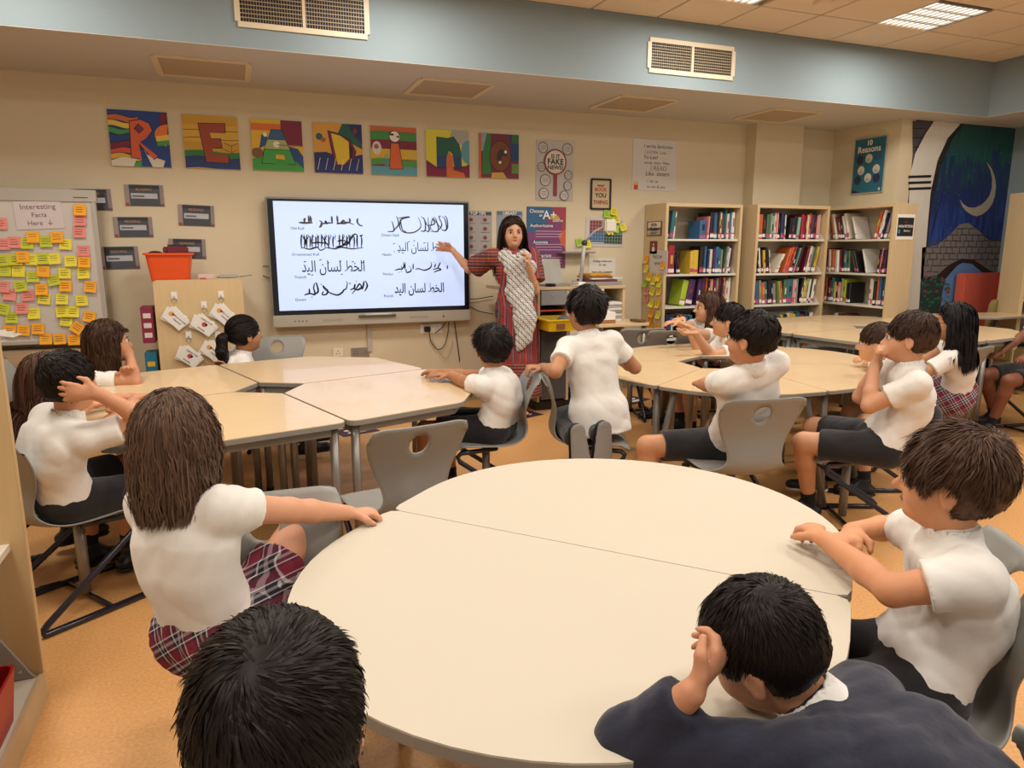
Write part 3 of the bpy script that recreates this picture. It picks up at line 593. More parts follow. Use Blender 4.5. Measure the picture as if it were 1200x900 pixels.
# sticky note helper
NOTE = {'orange': 'f5a91f', 'yellow': 'e6d83e', 'lime': 'c3c934', 'pink': 'e58a80', 'green': 'a6cc3c', 'magenta': 'd05a84', 'amber': 'ecbf2a'}
def note(px, py, col, label, group, y=None, x=None, s=.076, rot=0):
    p = aty(px, py, y) if y is not None else atx(px, py, x)
    t = thing('sticky_note', label, 'note', p, 0, group); m_ = mat(NOTE[col], .75)
    n = 5; vs = []; fs = []
    for i in range(n + 1):
        zz = s / 2 - s * i / n; cu = .022 * (i / n) ** 2 * random.uniform(.5, 1.2)
        for xx in (-s / 2, s / 2): vs.append((xx, -cu - .002, zz))
    for i in range(n): fs.append((2 * i, 2 * i + 1, 2 * i + 3, 2 * i + 2))
    mb = MB().add(vs, fs, True); mb.cur = 1
    for k in range(3): zz = s * (.26 - .2 * k); yy = -.022 * ((.5 - zz / s) ** 2) - .0035; mb.add([(-s * .34, yy, zz), (s * random.uniform(.05, .36), yy, zz), (s * .3, yy, zz - .0035), (-s * .34, yy, zz - .0035)], [(0, 1, 2, 3)])
    o = mb.build('paper', [m_, mat('6a5a3a', .7)], t); o.rotation_euler[1] = rot + random.uniform(-.07, .07)
    if x is not None: t.rotation_euler[2] = math.radians(90) * (1 if False else -1)
    return t
# ---- whiteboard on stand, left ----
YB = 5.9
t = thing('whiteboard', 'grey-framed whiteboard at the left crowded with sticky notes', 'whiteboard', (-1.62, YB, 1.215)); w, h = .72, .50
MB().box(-w, w, 0, .03, -h, h).build('board', mat('c9c2b8', .45), t)
mb = MB(); mb.box(-w - .02, w + .02, -.012, .035, h - .02, h + .06); mb.box(w - .015, w + .012, -.008, .035, -h, h + .01); mb.box(-w - .012, -w + .015, -.008, .035, -h, h + .01); mb.box(-w, w, -.008, .035, -h - .012, -h + .01)
mb.build('frame', mat('b5aea2', .4, metal=.2), t); MB().box(w - .12, w - .03, -.0135, -.012, h + .005, h + .010).build('vent_slot', INK, t)
BN = [(28, 172, 0, 'x')]
rows = [  # (px, py, colour, rot) grouped by row, from the top
 [(94, 246, 'orange', 0), (94, 258, 'pink', 0), (1, 262, 'pink', 0)],
 [(93, 272, 'pink', .0)],
 [(5, 286, 'pink', .05), (17, 284, 'pink', 0), (32, 285, 'lime', 0), (39, 278, 'orange', 0), (54, 283, 'lime', 0), (67, 278, 'orange', 0), (77, 286, 'yellow', .05), (98, 294, 'pink', .0)],
 [(4, 305, 'lime', 0), (19, 304, 'lime', 0), (27, 301, 'orange', .0), (37, 304, 'yellow', 0), (51, 303, 'lime', 0), (64, 303, 'yellow', 0), (83, 306, 'yellow', 0), (99, 307, 'orange', .0)],
 [(6, 317, 'lime', 0), (22, 318, 'yellow', 0), (39, 324, 'lime', 0), (51, 318, 'orange', .05), (63, 328, 'lime', -.25), (76, 320, 'yellow', 0), (98, 320, 'yellow', 0)],
 [(4, 336, 'pink', .1), (12, 345, 'pink', .1), (24, 335, 'lime', -.2), (49, 339, 'orange', 0), (77, 335, 'orange', .1), (106, 336, 'orange', .06)],
 [(33, 346, 'pink', 0), (52, 350, 'yellow', .05), (73, 350, 'yellow', 0), (96, 352, 'yellow', 0)],
 [(4, 362, 'lime', .3), (26, 361, 'pink', 0), (40, 367, 'yellow', .03), (73, 365, 'yellow', 0), (86, 365, 'yellow', 0), (105, 371, 'orange', .3)],
 [(14, 372, 'lime', 0), (78, 376, 'yellow', .1), (91, 384, 'orange', .65)],
 [(12, 388, 'orange', 0), (28, 387, 'orange', .1), (45, 385, 'orange', 0)],
 [(54, 397, 'orange', .05), (70, 397, 'orange', 0), (87, 398, 'orange', 0), (103, 398, 'orange', 0)]]
for r_, row in enumerate(rows):
    for k, (px, py, c, ro) in enumerate(row):
        note(px, py, c, '%s sticky note on the whiteboard, %s from the left in the %s row' % (c, ORD[k], ORD[r_]), 'sticky notes on the whiteboard', y=YB - .003 - (.006 if c == 'orange' else 0), rot=ro)
t = flat('paper_sign', 'white paper sign with handwriting pinned at the top of the whiteboard', 'sign', *[(aty(46, 252, YB)[i]) for i in (0, 2)], .285, .19, mat('cfc4c0', .7), y=YB - .004, th=.002, tilt=-.05)
for s_, z_, sz in [('Interesting', .055, .05), ('Facts', .0, .045), ('Here  \u2193', -.055, .045)]: text(t, s_, -.0, z_, sz, mat('7c5468', .6), y=-.0035)
# low beige cupboard below the whiteboard
t = thing('cupboard', 'low beige cupboard against the wall under the whiteboard', 'cupboard', (-1.75, 5.9, 0)); MB().box(-.8, .74, -.12, .19, 0, .66).build('body', mat('b59c7c', .6), t, bevel=.004)
for k in range(3): d_ = MB().box(-.78 + k * .51, -.28 + k * .51, -.135, -.12, .05, .64).build('door', mat('b8a080', .55), t); MB().ball((-.32 + k * .51, -.145, .5), .012).build('knob', M_STEEL, d_)
# papers sticking out at far left
t = thing('paper_stack', 'loose white sheets jutting in at the far left under the whiteboard', 'paper', aty(4, 388, 5.5))
for k in range(4): MB().box(-.28, .08 - k * .03, -.1, .1, -.002, .0).build('sheet', M_WHITE, t).rotation_euler = (.1 * k, .15 - .1 * k, .15 * k)
for k in range(1): t.location.z -= .02
# ---- maple cabinet with hooks and hanging cards ----
CY = 5.66
t = thing('cabinet', 'maple end panel of a book cabinet carrying five white hooks', 'cabinet', (-.252, CY, 0)); w = .298
pts = rounded([(-w, 0), (w, 0), (w, 1.15), (-w, 1.15)], [0, 0, .035, .035], 5); MB().plate(pts, 0, .025).build('front_panel', mat('d8bb8c', .5, grain=.08, gscale=4, stretch=(9, 1, .8)), t)
MB().box(-w + .01, w - .03, .025, .40, 0.02, 1.12).build('body', M_MAPLE2, t, bevel=.004)
mb = MB(); [mb.box(-w - .006, -w + .011, .06, .38, z_, z_ + .008) for z_ in (.3, .6, .9)]; mb.build('shelf', M_SHELFM, t)
HK = [((204, 347), 'W', 'white ringed flip cards on the hook at the top left of the cabinet'), ((239, 358), 'C', 'white ringed flip cards on the middle top hook of the cabinet'), ((259, 346), 'W', 'white ringed flip cards on the upper right hook of the cabinet'), ((221, 393), 'C', 'white ringed flip cards on the lower left hook of the cabinet'), ((255, 393), 'W', 'white ringed flip cards on the lower right hook beside the ponytail')]
for i, ((px, py), kind, lab) in enumerate(HK):
    p = aty(px, py, CY); hx, hz = p.x + .252, p.z
    mb = MB(); mb.box(hx - .02, hx + .02, -.006, 0, hz - .022, hz + .03); mb.tube([(hx, -.006, hz - .005), (hx, -.022, hz - .01), (hx, -.022, hz + .008)], .005, 8); mb.build('hook', M_WHITE, t, bevel=.002)
    cdp = [(206, 373), (239, 381), (262, 369), (222, 418), (250, 412)][i]; q = aty(*cdp, CY - .03)
    c = thing('flip_cards', lab, 'cards', (p.x, CY - .018, p.z - .015), 0, 'hanging flip cards'); dx, dz = q.x - p.x, q.z - p.z + .015
    MB().tube([(.016 * math.sin(2 * PI * k / 14), 0, -.018 + .018 * math.cos(2 * PI * k / 14)) for k in range(14)], .0017, 6, closed=True).build('ring', M_STEEL, c)
    for k in range(3):
        cm = MB().box(-.075, .075, -.0035, 0, -.052, .052).build('card', M_WHITE, c); cm.location = (dx + (-.012, .008, 0)[k], (-.004, -.009, -.014)[k], dz + (.004, -.002, 0)[k]); cm.rotation_euler[1] = .72 + (-.22, .15, 0)[k] + (.06 if kind == 'W' else -.05)
        if k == 2:
            art(cm, 'picture', [(circ(.22 if kind == 'W' else .5, .55, .12, .17), 'e0a850' if kind == 'W' else 'c04a50'), (circ(.3 if kind == 'W' else .58, .6, .06, .09), 'a04048' if kind == 'W' else '3a2020')], .15, .104, -.004)
            for s_, z_ in ([('Who is the main', .012), ('character?', -.012)] if kind == 'W' else [('CHECK IT BY', .032), ('choosing', -.034)]): text(cm, s_, .022 if kind == 'W' else 0, z_, .0155, INK, y=-.005, bold=.015)
            cm['label'] = 'front card with printed question' if kind == 'W' else 'front card with a round red picture'
# orange bin on the cabinet
BX, BY = -.437, 5.80
t = thing('plastic_tub', 'bright orange tapered plastic tub on top of the cabinet', 'tub', (BX, BY, 1.14)); r4 = lambda a, b, r: rounded([(-a, -b), (a, -b), (a, b), (-a, b)], r)
def loft(rings, closed=True):
    n = len(rings[0]); vs = [v for r in rings for v in r]; fs = []
    for i in range(len(rings) - 1):
        for k in range(n): a = i * n; fs.append((a + k, a + (k + 1) % n, a + n + (k + 1) % n, a + n + k))
    return vs, fs + [tuple(range(n))]
OR = mat('e8551c', .4)
vs, fs = loft([[(x, y, 0) for x, y in r4(.125, .095, .03)], [(x, y, .19) for x, y in r4(.15, .12, .035)], [(x, y, .19) for x, y in r4(.144, .114, .03)], [(x, y, .005) for x, y in r4(.118, .09, .025)]]); fs = fs[:-1] + [tuple(range(20 * 0, 24))]
MB().add(vs, fs).build('body', OR, t)
vs, fs = loft([[(x, y, .185) for x, y in r4(.151, .121, .035)], [(x, y, .185) for x, y in r4(.163, .133, .035)], [(x, y, .2) for x, y in r4(.163, .133, .035)], [(x, y, .2) for x, y in r4(.145, .115, .035)]]); MB().add(vs, fs[:-1]).build('rim', OR, t)
t = thing('toy_car', 'dark red box of crafts lying in the orange tub', 'box', (BX + .05, BY, 1.335)); MB().box(-.08, .07, -.06, .06, 0, .05, .3).build('body', mat('6f1c28', .4), t, bevel=.008); MB().box(-.05, .04, -.04, .04, .05, .065, .3).build('lid', mat('3a1420', .4), t); t.name = 'craft_box'; t['label'] = 'dark red craft box poking out of the orange tub'
t = thing('craft_bundle', 'dark folded fabric bundle at the left inside the orange tub', 'fabric', (BX - .09, BY, 1.335)); MB().ball((0, 0, 0), (.05, .05, .02)).build('cloth', M_BLACK, t)
t = thing('small_box', 'small white and pink carton standing beside the orange tub', 'box', (-.20, 5.78, 1.15)); MB().box(-.055, .055, -.03, .03, 0, .035).build('carton', mat('e0c4bc', .5), t, bevel=.003); art(t, 'print', [(rect(.1, .2, .5, .8), 'c85a5a'), (rect(.55, .3, .9, .6), 'd8a090')], .11, .035, -.031)
t = thing('wire_tray', 'low wire and clear plastic tray on the right end of the cabinet', 'tray', (-.05, 5.82, 1.15)); mb = MB()
for k in range(5): mb.tube([(-.08, -.05 + k * .03, .008), (.1, -.05 + k * .03, .012), (.17, -.06 + k * .035, .02)], .0025, 6)
mb.build('wire', M_STEEL, t); MB().box(-.06, .06, -.05, .05, .003, .03).build('clear_box', mat('b8b0a8', .2), t, bevel=.003)
# books peeking left of the cabinet
for i, (z0, hh, c, d) in enumerate([(.35, .28, '1f6f86', 'teal'), (.70, .26, '8c2340', 'crimson')]):
    t = thing('book', '%s book on the cabinet shelf facing the whiteboard' % d, 'book', (-.60, 5.78, z0), 0); MB().box(-.05, .03, -.09, .09, 0, hh).build('cover', mat(c, .5), t, bevel=.002)
    mb = MB(); [mb.box(-.035, .015, -.0915, -.09, .04 + k * .07, .075 + k * .07) for k in range(3)]; mb.build('print', mat('d8b040' if i == 0 else 'd9d2c8', .5), t)
# ---- wall sockets, trunking, cables ----
def socket(px, py, w, h, lab, m_=M_WHITE, plug=False):
    p = aty(px, py, WY); t = thing('wall_socket', lab, 'socket', (p.x, WY, p.z)); MB().box(-w / 2, w / 2, -.012, 0, -h / 2, h / 2).build('plate', m_, t, bevel=.002)
    mb = MB()
    for a_ in ((-.25, .25) if w > .1 else (0,)):
        for dx, dz in ((-.012, -.008), (.012, -.008), (0, .014)): mb.box(a_ * w + dx - .003, a_ * w + dx + .003, -.0135, -.012, dz - .004, dz + .004)
    mb.build('socket_hole', INK, t)
    if plug: MB().box(-w * .33, -w * .07, -.05, -.012, -.022, .022).build('plug', M_BLACK, t, bevel=.005)
    return t
socket(505, 385, .20, .085, 'white double wall socket with a black plug under the screen', plug=True)
socket(422, 413, .15, .085, 'silver double wall socket below the screen trunking', M_STEEL); socket(396, 413, .085, .07, 'cream single wall socket left of the silver one', M_CREAM)
p0 = aty(432, 378, WY); MB().box(p0.x - .018, p0.x + .018, WY - .018, WY, .5, p0.z).build('cable_trunking', mat('b8b0a0', .5), None, label='pale vertical cable trunking running down from the screen', cat='trunking')
def cable(pts, lab, m_=M_BLACK, r=.004, y=WY - .03):
    P = [aty(px, py, y) for px, py in pts]; P2 = [P[0]] + P + [P[-1]]; Q = []
    for i in range(1, len(P2) - 2):
        for k in range(6):
            u = k / 6; a_, b, c, d = P2[i - 1:i + 3]; Q.append(.5 * ((2 * b) + (c - a_) * u + (2 * a_ - 5 * b + 4 * c - d) * u * u + (-a_ + 3 * b - 3 * c + d) * u ** 3))
    Q.append(P2[-1]); o = MB().tube(Q, r, 6).build('cable', m_, None, label=lab, cat='cable', group='cables by the screen'); return o
cable([(503, 388), (505, 400), (512, 409), (520, 406), (525, 390), (526, 372)], 'black looped cable hanging from the plug under the screen')
cable([(510, 390), (518, 384), (524, 374)], 'short black lead rising from the socket to the screen')
cable([(532, 372), (535, 395), (539, 424)], 'thin dark cable dropping straight below the screen corner')
cable([(506, 398), (514, 412), (524, 420), (531, 400)], 'thin pale cable looping below the socket', mat('9a8a6c', .5), .0025)
cable([(546, 351), (560, 350), (578, 347)], 'dark cable running from the screen edge behind the teacher')
cable([(546, 356), (560, 364), (578, 368)], 'lower dark cable sagging from the screen towards the desk')
cable([(308, 312), (312, 312), (318, 312)], 'short dark cable end at the left edge of the screen')
cable([(308, 323), (313, 325), (320, 327)], 'second dark cable end lower at the left edge of the screen')
# ================= BOOKCASES AND BOOKS =================
PAL = {'k': '1c1a1e', 'n': '1f2c50', 'm': '6f1c2c', 'r': 'a02632', 'o': 'c8622e', 'y': 'd8b23c', 'c': 'd6cbb4', 'w': 'dedad0', 't': '2a6a74', 'g': '4a6a4c', 'b': '35648e', 'p': 'd88a90', 'u': '4a2c58', 'e': '8a8a84', 's': '9aa86a', 'a': '7cb0a0', 'd': '5a4030', 'l': 'a9c034'}
CN = {'k': 'black', 'n': 'navy', 'm': 'maroon', 'r': 'red', 'o': 'orange', 'y': 'yellow', 'c': 'cream', 'w': 'white', 't': 'teal', 'g': 'dark green', 'b': 'blue', 'p': 'pink', 'u': 'purple', 'e': 'grey', 's': 'pale green', 'a': 'mint', 'd': 'brown', 'l': 'lime green'}
M_PAGE = mat('d9cfb8', .8, grain=.1, gscale=90, stretch=(1, 1, .1)); BMESH = {}; LMESH = {}
def book_mesh(c):
    if c not in BMESH:
        mb = MB(); mb.box(-.5, .5, -.5, .5, 0, .02); mb.f = []; mb.v = []; mb.mi = []
        mb.box(-.5, -.42, -.46, .5, 0, 1); mb.box(.42, .5, -.46, .5, 0, 1); mb.add([(-.5, -.46, 0), (-.28, -.5, 0), (.28, -.5, 0), (.5, -.46, 0), (-.5, -.46, 1), (-.28, -.5, 1), (.28, -.5, 1), (.5, -.46, 1)], [(0, 1, 5, 4), (1, 2, 6, 5), (2, 3, 7, 6), (4, 5, 6, 7), (3, 2, 1, 0)])
        mb.cur = 1; mb.box(-.42, .42, -.44, .47, .015, .985); BMESH[c] = mb.mesh('cover', [mat(PAL[c], .45), M_PAGE])
    return BMESH[c]
def label_mesh(c):
    if c not in LMESH: LMESH[c] = MB().add([(-.5, -.47, 0), (-.28, -.505, 0), (.28, -.505, 0), (.5, -.47, 0), (-.5, -.47, 1), (-.28, -.505, 1), (.28, -.505, 1), (.5, -.47, 1)], [(0, 1, 5, 4), (1, 2, 6, 5), (2, 3, 7, 6)]).mesh('spine_label', mat(c, .6))
    return LMESH[c]
def bookcase(x, y, rz, label, shelfz, runs, nm, wd=.86, dp=.30, ht=1.78, sh=M_SHELFM, lean_seed=1):
    """front faces -y before turning; origin: front left corner on the floor"""
    t = thing('bookcase', label, 'bookcase', (x, y, 0), rz); T = .03
    for a in (0, wd - T): MB().box(a, a + T, 0, dp, 0, ht).build('side_panel', M_MAPLE2, t, bevel=.002)
    MB().box(T, wd - T, .0, dp, ht - T, ht).build('top_panel', M_MAPLE2, t); MB().box(T, wd - T, dp - .012, dp, .08, ht - T).build('back_panel', mat('b5aa94', .6), t); MB().box(T, wd - T, .02, .04, 0, .08).build('plinth', M_MAPLE2, t)
    rd = random.Random(lean_seed)
    for k, z in enumerate(shelfz):
        sp = MB().box(T + .002, wd - T - .002, .012, dp - .014, z - .018, z).build('shelf', sh, t)
        for a, s_ in ((T + .001, 1), (wd - T - .004, -1)): MB().add([(a, .03, z), (a, dp - .02, z), (a, dp - .02, z + .17), (a, .16, z + .15), (a + .003, .03, z), (a + .003, dp - .02, z), (a + .003, dp - .02, z + .17), (a + .003, .16, z + .15)], [(0, 1, 2, 3), (7, 6, 5, 4), (0, 3, 7, 4), (3, 2, 6, 7)]).build('shelf_bracket', sh, sp)
    M = Matrix.Translation((x, y, 0)) @ Matrix.Rotation(rz, 4, 'Z')
    for k, segs in enumerate(runs):
        z = shelfz[k]; num = 0; used_ = T + .008
        for (f0, f1, cols, lean, hmin, hmax) in segs:
            n = len(cols); x0 = T + .012 + f0 * (wd - 2 * T - .024); x1 = T + .012 + f1 * (wd - 2 * T - .024)
            hs = [rd.uniform(hmin, hmax) for _ in cols]; ex = math.sin(abs(lean)) * (sum(hs) / n)
            ws = [rd.uniform(.6, 1.4) for _ in cols]; tot = sum(ws); ws = [w_ / tot * max(.02 * n, (x1 - x0 - ex)) * math.cos(lean) for w_ in ws]
            cur = x0 + (ex if lean < 0 else 0)
            if lean > 0: cur = x0
            for q, c in enumerate(cols):
                w_ = ws[q] * .94; hh = hs[q]; dpt = rd.uniform(.17, .22); ln = lean
                bx = cur + (w_ / 2) / math.cos(ln); num += 1
                lift = abs(math.sin(ln)) * w_ / 2
                o = link('book', book_mesh(c), None, M @ Vector((bx, .055 + dpt / 2 + rd.uniform(-.01, .015), z + lift + .0006)), label='%s book, %s from the left on the %s shelf of the %s bookcase' % (CN[c], ORD[num - 1], ['top', 'second', 'third', 'fourth', 'bottom'][k], nm), cat='book', group='library books in the %s bookcase' % nm)
                o.rotation_euler = (0, ln, rz); o.scale = (w_, dpt, hh)
                lb = link('spine_label', label_mesh('e6e0d8' if rd.random() < .7 else 'b8506e'), o, (0, 0, .05 + rd.uniform(0, .03))); lb.scale = (1, 1, .13)
                if rd.random() < .7: lb = link('spine_band', label_mesh('9c4858'), o, (0, 0, .2)); lb.scale = (1, 1, .04)
                if rd.random() < .6: lb = link('spine_title', label_mesh(rd.choice(['d8d0c0', 'c8a850', '8a3040', '20202a'])), o, (0, -.002, rd.uniform(.35, .5))); lb.scale = (.6, 1, rd.uniform(.12, .35))
                cur += ws[q] / math.cos(ln)
    return t
SH5 = [1.456, 1.13, .825, .52, .22]
LR = [(0, .9, 'knbgtmcek' + 'dbk', .05, .2, .27)]
bA = bookcase(3.726, 5.732, 0, 'wooden bookcase by the desk with sticky notes down its side panel', SH5, [
 [(0, .17, 'ktw', .10, .24, .27), (.50, .60, 'b', 0, .17, .18), (.60, .64, 'p', .05, .21, .215), (.64, .76, 'kb', 0, .25, .255), (.76, 1.0, 'dcdtcbw', .0, .24, .28)],
 [(0, .14, 'wr', .0, .25, .27), (.14, .24, 'nk', -.20, .19, .22), (.37, .50, 'yy', 0, .20, .24), (.50, .86, 'kbncubte', .03, .22, .26), (.86, 1.0, 'gewu', .12, .24, .27)],
 [(.24, .48, 'lu', .18, .24, .25), (.50, .62, 'uu', .06, .25, .26), (.62, 1.0, 'okpmemkpcw', .03, .23, .27)],
 [(.0, .17, 'nnb', .0, .20, .23), (.17, .5, 'kcokbt', -.25, .20, .23), (.55, 1.0, 'kmegtnbk', .03, .2, .24)],
 [(0, .9, 'knbgtmcekd', .05, .2, .26)]], 'sticky-note', dp=.36, lean_seed=3)
bB = bookcase(4.665, 5.62, 0, 'middle wooden bookcase between the wall column and the corner', SH5, [
 [(0, .24, 'kwokge', .0, .19, .25), (.24, .46, 'acpknw', 0, .22, .26), (.5, .68, 'kkka', .08, .2, .22), (.68, 1.0, 'rrmcoukpc', .02, .22, .26)],
 [(.0, .28, 'kkwkykkc', -.12, .2, .25), (.34, .46, 'cw', .42, .19, .21), (.46, .78, 'oorktckk', .30, .24, .27), (.78, 1.0, 'mcegyy', .20, .24, .27)],
 [(.0, .38, 'rbeotknke', -.10, .2, .25), (.38, .46, 'so', -.2, .2, .24), (.48, .62, 'gt', 0, .24, .245), (.62, .72, 'pce', 0, .23, .25), (.74, 1.0, 'kwyswkw', .12, .23, .26)],
 [(.0, .2, 'kkt', .0, .17, .21), (.28, .40, 'wbt', .1, .17, .19), (.40, 1.0, 'bykcyybtrnkw', .03, .18, .22)],
 [(0, .95, 'mknbgtecekdo', .03, .2, .26)]], 'middle', wd=.89, dp=.28, lean_seed=5)
bC = bookcase(5.70, 5.86, -PI / 2, 'corner bookcase standing side-on with the NON-FICTION sign on its end', SH5, [
 [(0, .34, 'ocmmkwc', -.28, .23, .26), (.34, .46, 'w', -.32, .23, .235), (.70, 1.0, 'orwnuey', .22, .24, .27), ],
 [(.0, .38, 'mcocwmktg', -.06, .2, .25), (.40, .55, 'dk', -.35, .2, .22), (.55, .64, 'w', -.3, .24, .245), (.78, 1.0, 'kkpkukn', .10, .22, .25)],
 [(.0, .34, 'okmtykpsl', .0, .2, .25), (.36, .44, 'kk', .0, .2, .22), (.72, 1.0, 'wckobntb', .0, .23, .27)],
 [(.2, .4, 'wmr', .0, .17, .2), (.75, 1.0, 'nkbo', .0, .18, .21)],
 [(0, .95, 'mknbgteceko', .03, .2, .26)]], 'corner', wd=.87, dp=.285, lean_seed=8)
for _b in (bA, bB, bC): pass
# side panel prints of the sticky-note bookcase (plane x = 3.726)
def side_flat(name, label, cat, px, py, w, h, c, x=3.726, th=.003, group=None):
    p = atx(px, py, x); t = thing(name, label, cat, (p.x - .0005, p.y, p.z), -PI / 2, group); MB().box(-w / 2, w / 2, -th, 0, -h / 2, h / 2).build('sheet', mat(c, .6), t); return t
t = side_flat('paper_sign', 'small brown-bordered Non-fiction sign near the top of the bookcase side', 'sign', 767, 268, .26, .135, '6a4a34'); art(t, 'panel', [(rect(.08, .55, .92, .95), 'd8d2c4'), (rect(.04, .08, .9, .4), 'b8ac98')], .26, .135, -.0035)
text(t, 'NON-', 0, .035, .04, INK, y=-.006, bold=.02); text(t, 'Fiction', 0, -.003, .05, INK, y=-.006, bold=.02); text(t, 'LIBRARY', 0, -.04, .035, INK, y=-.006)
t = side_flat('paper_sign', 'small dark red square sign with a white reading figure', 'sign', 766, 290, .13, .12, '7c2c30'); art(t, 'figure', [(circ(.5, .72, .09), 'e0d4c8'), ([(.35, .55), (.65, .55), (.7, .2), (.3, .2)], 'e0d4c8'), (circ(.5, .3, .2, .12), 'e0d4c8')], .13, .12, -.0035)
t = side_flat('paper_sign', 'white handwritten sheet above the sticky notes on the bookcase side', 'sign', 772, 307, .30, .21, 'cfc6be'); text(t, 'Fact or', -.02, .05, .055, INK, y=-.0045); text(t, 'opinion?', 0, -.01, .045, mat('5a4a70', .6), y=-.0045); 
for i, (px, py, c, r_) in enumerate([(758, 304, 'orange', 0), (777, 311, 'orange', 0), (758, 315, 'yellow', 0), (762, 324, 'amber', .3), (772, 325, 'amber', 0), (767, 329, 'yellow', .1), (757, 332, 'green', 0), (773, 332, 'yellow', 0), (758, 341, 'pink', 0), (765, 341, 'yellow', .3), (773, 341, 'amber', 0), (758, 350, 'pink', 0), (764, 355, 'yellow', .2), (771, 356, 'amber', .1), (764, 367, 'orange', .2), (772, 369, 'yellow', 0), (762, 374, 'orange', .2), (763, 383, 'orange', .3), (770, 384, 'orange', .2)]):
    note(px, py, c, '%s sticky note on the bookcase side, %s counting down from the handwritten sheet' % (c, ORD[i]), 'sticky notes on the bookcase side', x=3.724, s=.075, rot=r_)
# notes around the chart
for px, py, c, lab in [(711, 251, 'green', 'green sticky note at the top left of the chart cluster'), (719, 248, 'yellow', 'yellow sticky note topmost over the wall chart'), (709, 264, 'magenta', 'pink sticky note over the red part of the chart'), (714, 258, 'green', 'green sticky note beside the pink one on the chart'), (722, 257, 'yellow', 'yellow sticky note right of the green ones on the chart'), (714, 271, 'yellow', 'yellow sticky note over the green part of the chart'), (721, 268, 'green', 'green sticky note over the right end of the chart'), (730, 266, 'yellow', 'yellow sticky note alone on the wall right of the chart'), (679, 284, 'green', 'green sticky note low left of the chart'), (688, 286, 'yellow', 'yellow sticky note below the chart corner')]:
    note(px, py, c, lab, 'sticky notes around the wall chart', y=WY - .008, s=.07, rot=random.uniform(-.25, .25))
# NON-FICTION sign on end panel of the corner bookcase
p = aty(1063, 266, 4.99); t = thing('paper_sign', 'black NON-FICTION sign with white border on the bookcase end', 'sign', (5.845, 4.989, p.z)); MB().box(-.11, .11, -.002, 0, -.115, .115).build('sheet', M_WHITE, t); MB().box(-.10, .10, -.0028, -.002, -.085, .085).build('print', mat('222226', .4), t)
text(t, 'NON-FICTION', 0, .005, .032, M_WHITE, y=-.004, bold=.02, sx=.85); text(t, 'the', .0, .045, .03, mat('a04048', .6), y=-.004); text(t, 'library', .02, -.035, .03, M_WHITE, y=-.004); art(t, 'figure', [(circ(.12, .25, .07, .12), '3a8aa8')], .2, .17, -.0035)
# ten reasons poster on the side wall
t = thing('poster', 'teal poster reading 10 Reasons on the side wall above the corner bookcase', 'poster', (5.999, 5.62, 2.20), -PI / 2); w, h = .37, .52
for i_ in (0,):
    p0 = atx(1019, 194, 6.0); t.location = (5.999, p0.y, p0.z); MB().box(-w / 2 - .012, w / 2 + .012, -.012, 0, -h / 2 - .012, h / 2 + .012).build('frame', mat('a8a498', .4), t); MB().box(-w / 2, w / 2, -.014, -.012, -h / 2, h / 2).build('sheet', mat('27687c', .4), t)
P_ = [([(0, 0), (0, .08), (.3, 0)], '1f3048')] + [(circ(x, y, .115, .085), c) for x, y, c in [(.2, .62, '26304e'), (.5, .63, 'd6cfbc'), (.8, .65, '2a5a7c'), (.27, .42, 'd6cfbc'), (.77, .42, 'd6cfbc'), (.18, .24, '26304e'), (.52, .27, 'd6cfbc'), (.8, .25, '26304e')]] + [(rect(x - .06, y - .02 - k * .02, x + .06, y - .012 - k * .02), '6a8a90') for x, y in [(.5, .63), (.27, .42), (.77, .42), (.52, .27)] for k in range(3)] + [(rect(.9, .02, .96, .07), 'd6cfbc')]
art(t, 'print', P_, w, h, -.0145); text(t, '10', 0, .215, .07, M_WHITE, y=-.022, bold=.03); text(t, 'Reasons', 0, .155, .085, M_WHITE, y=-.022, bold=.02)

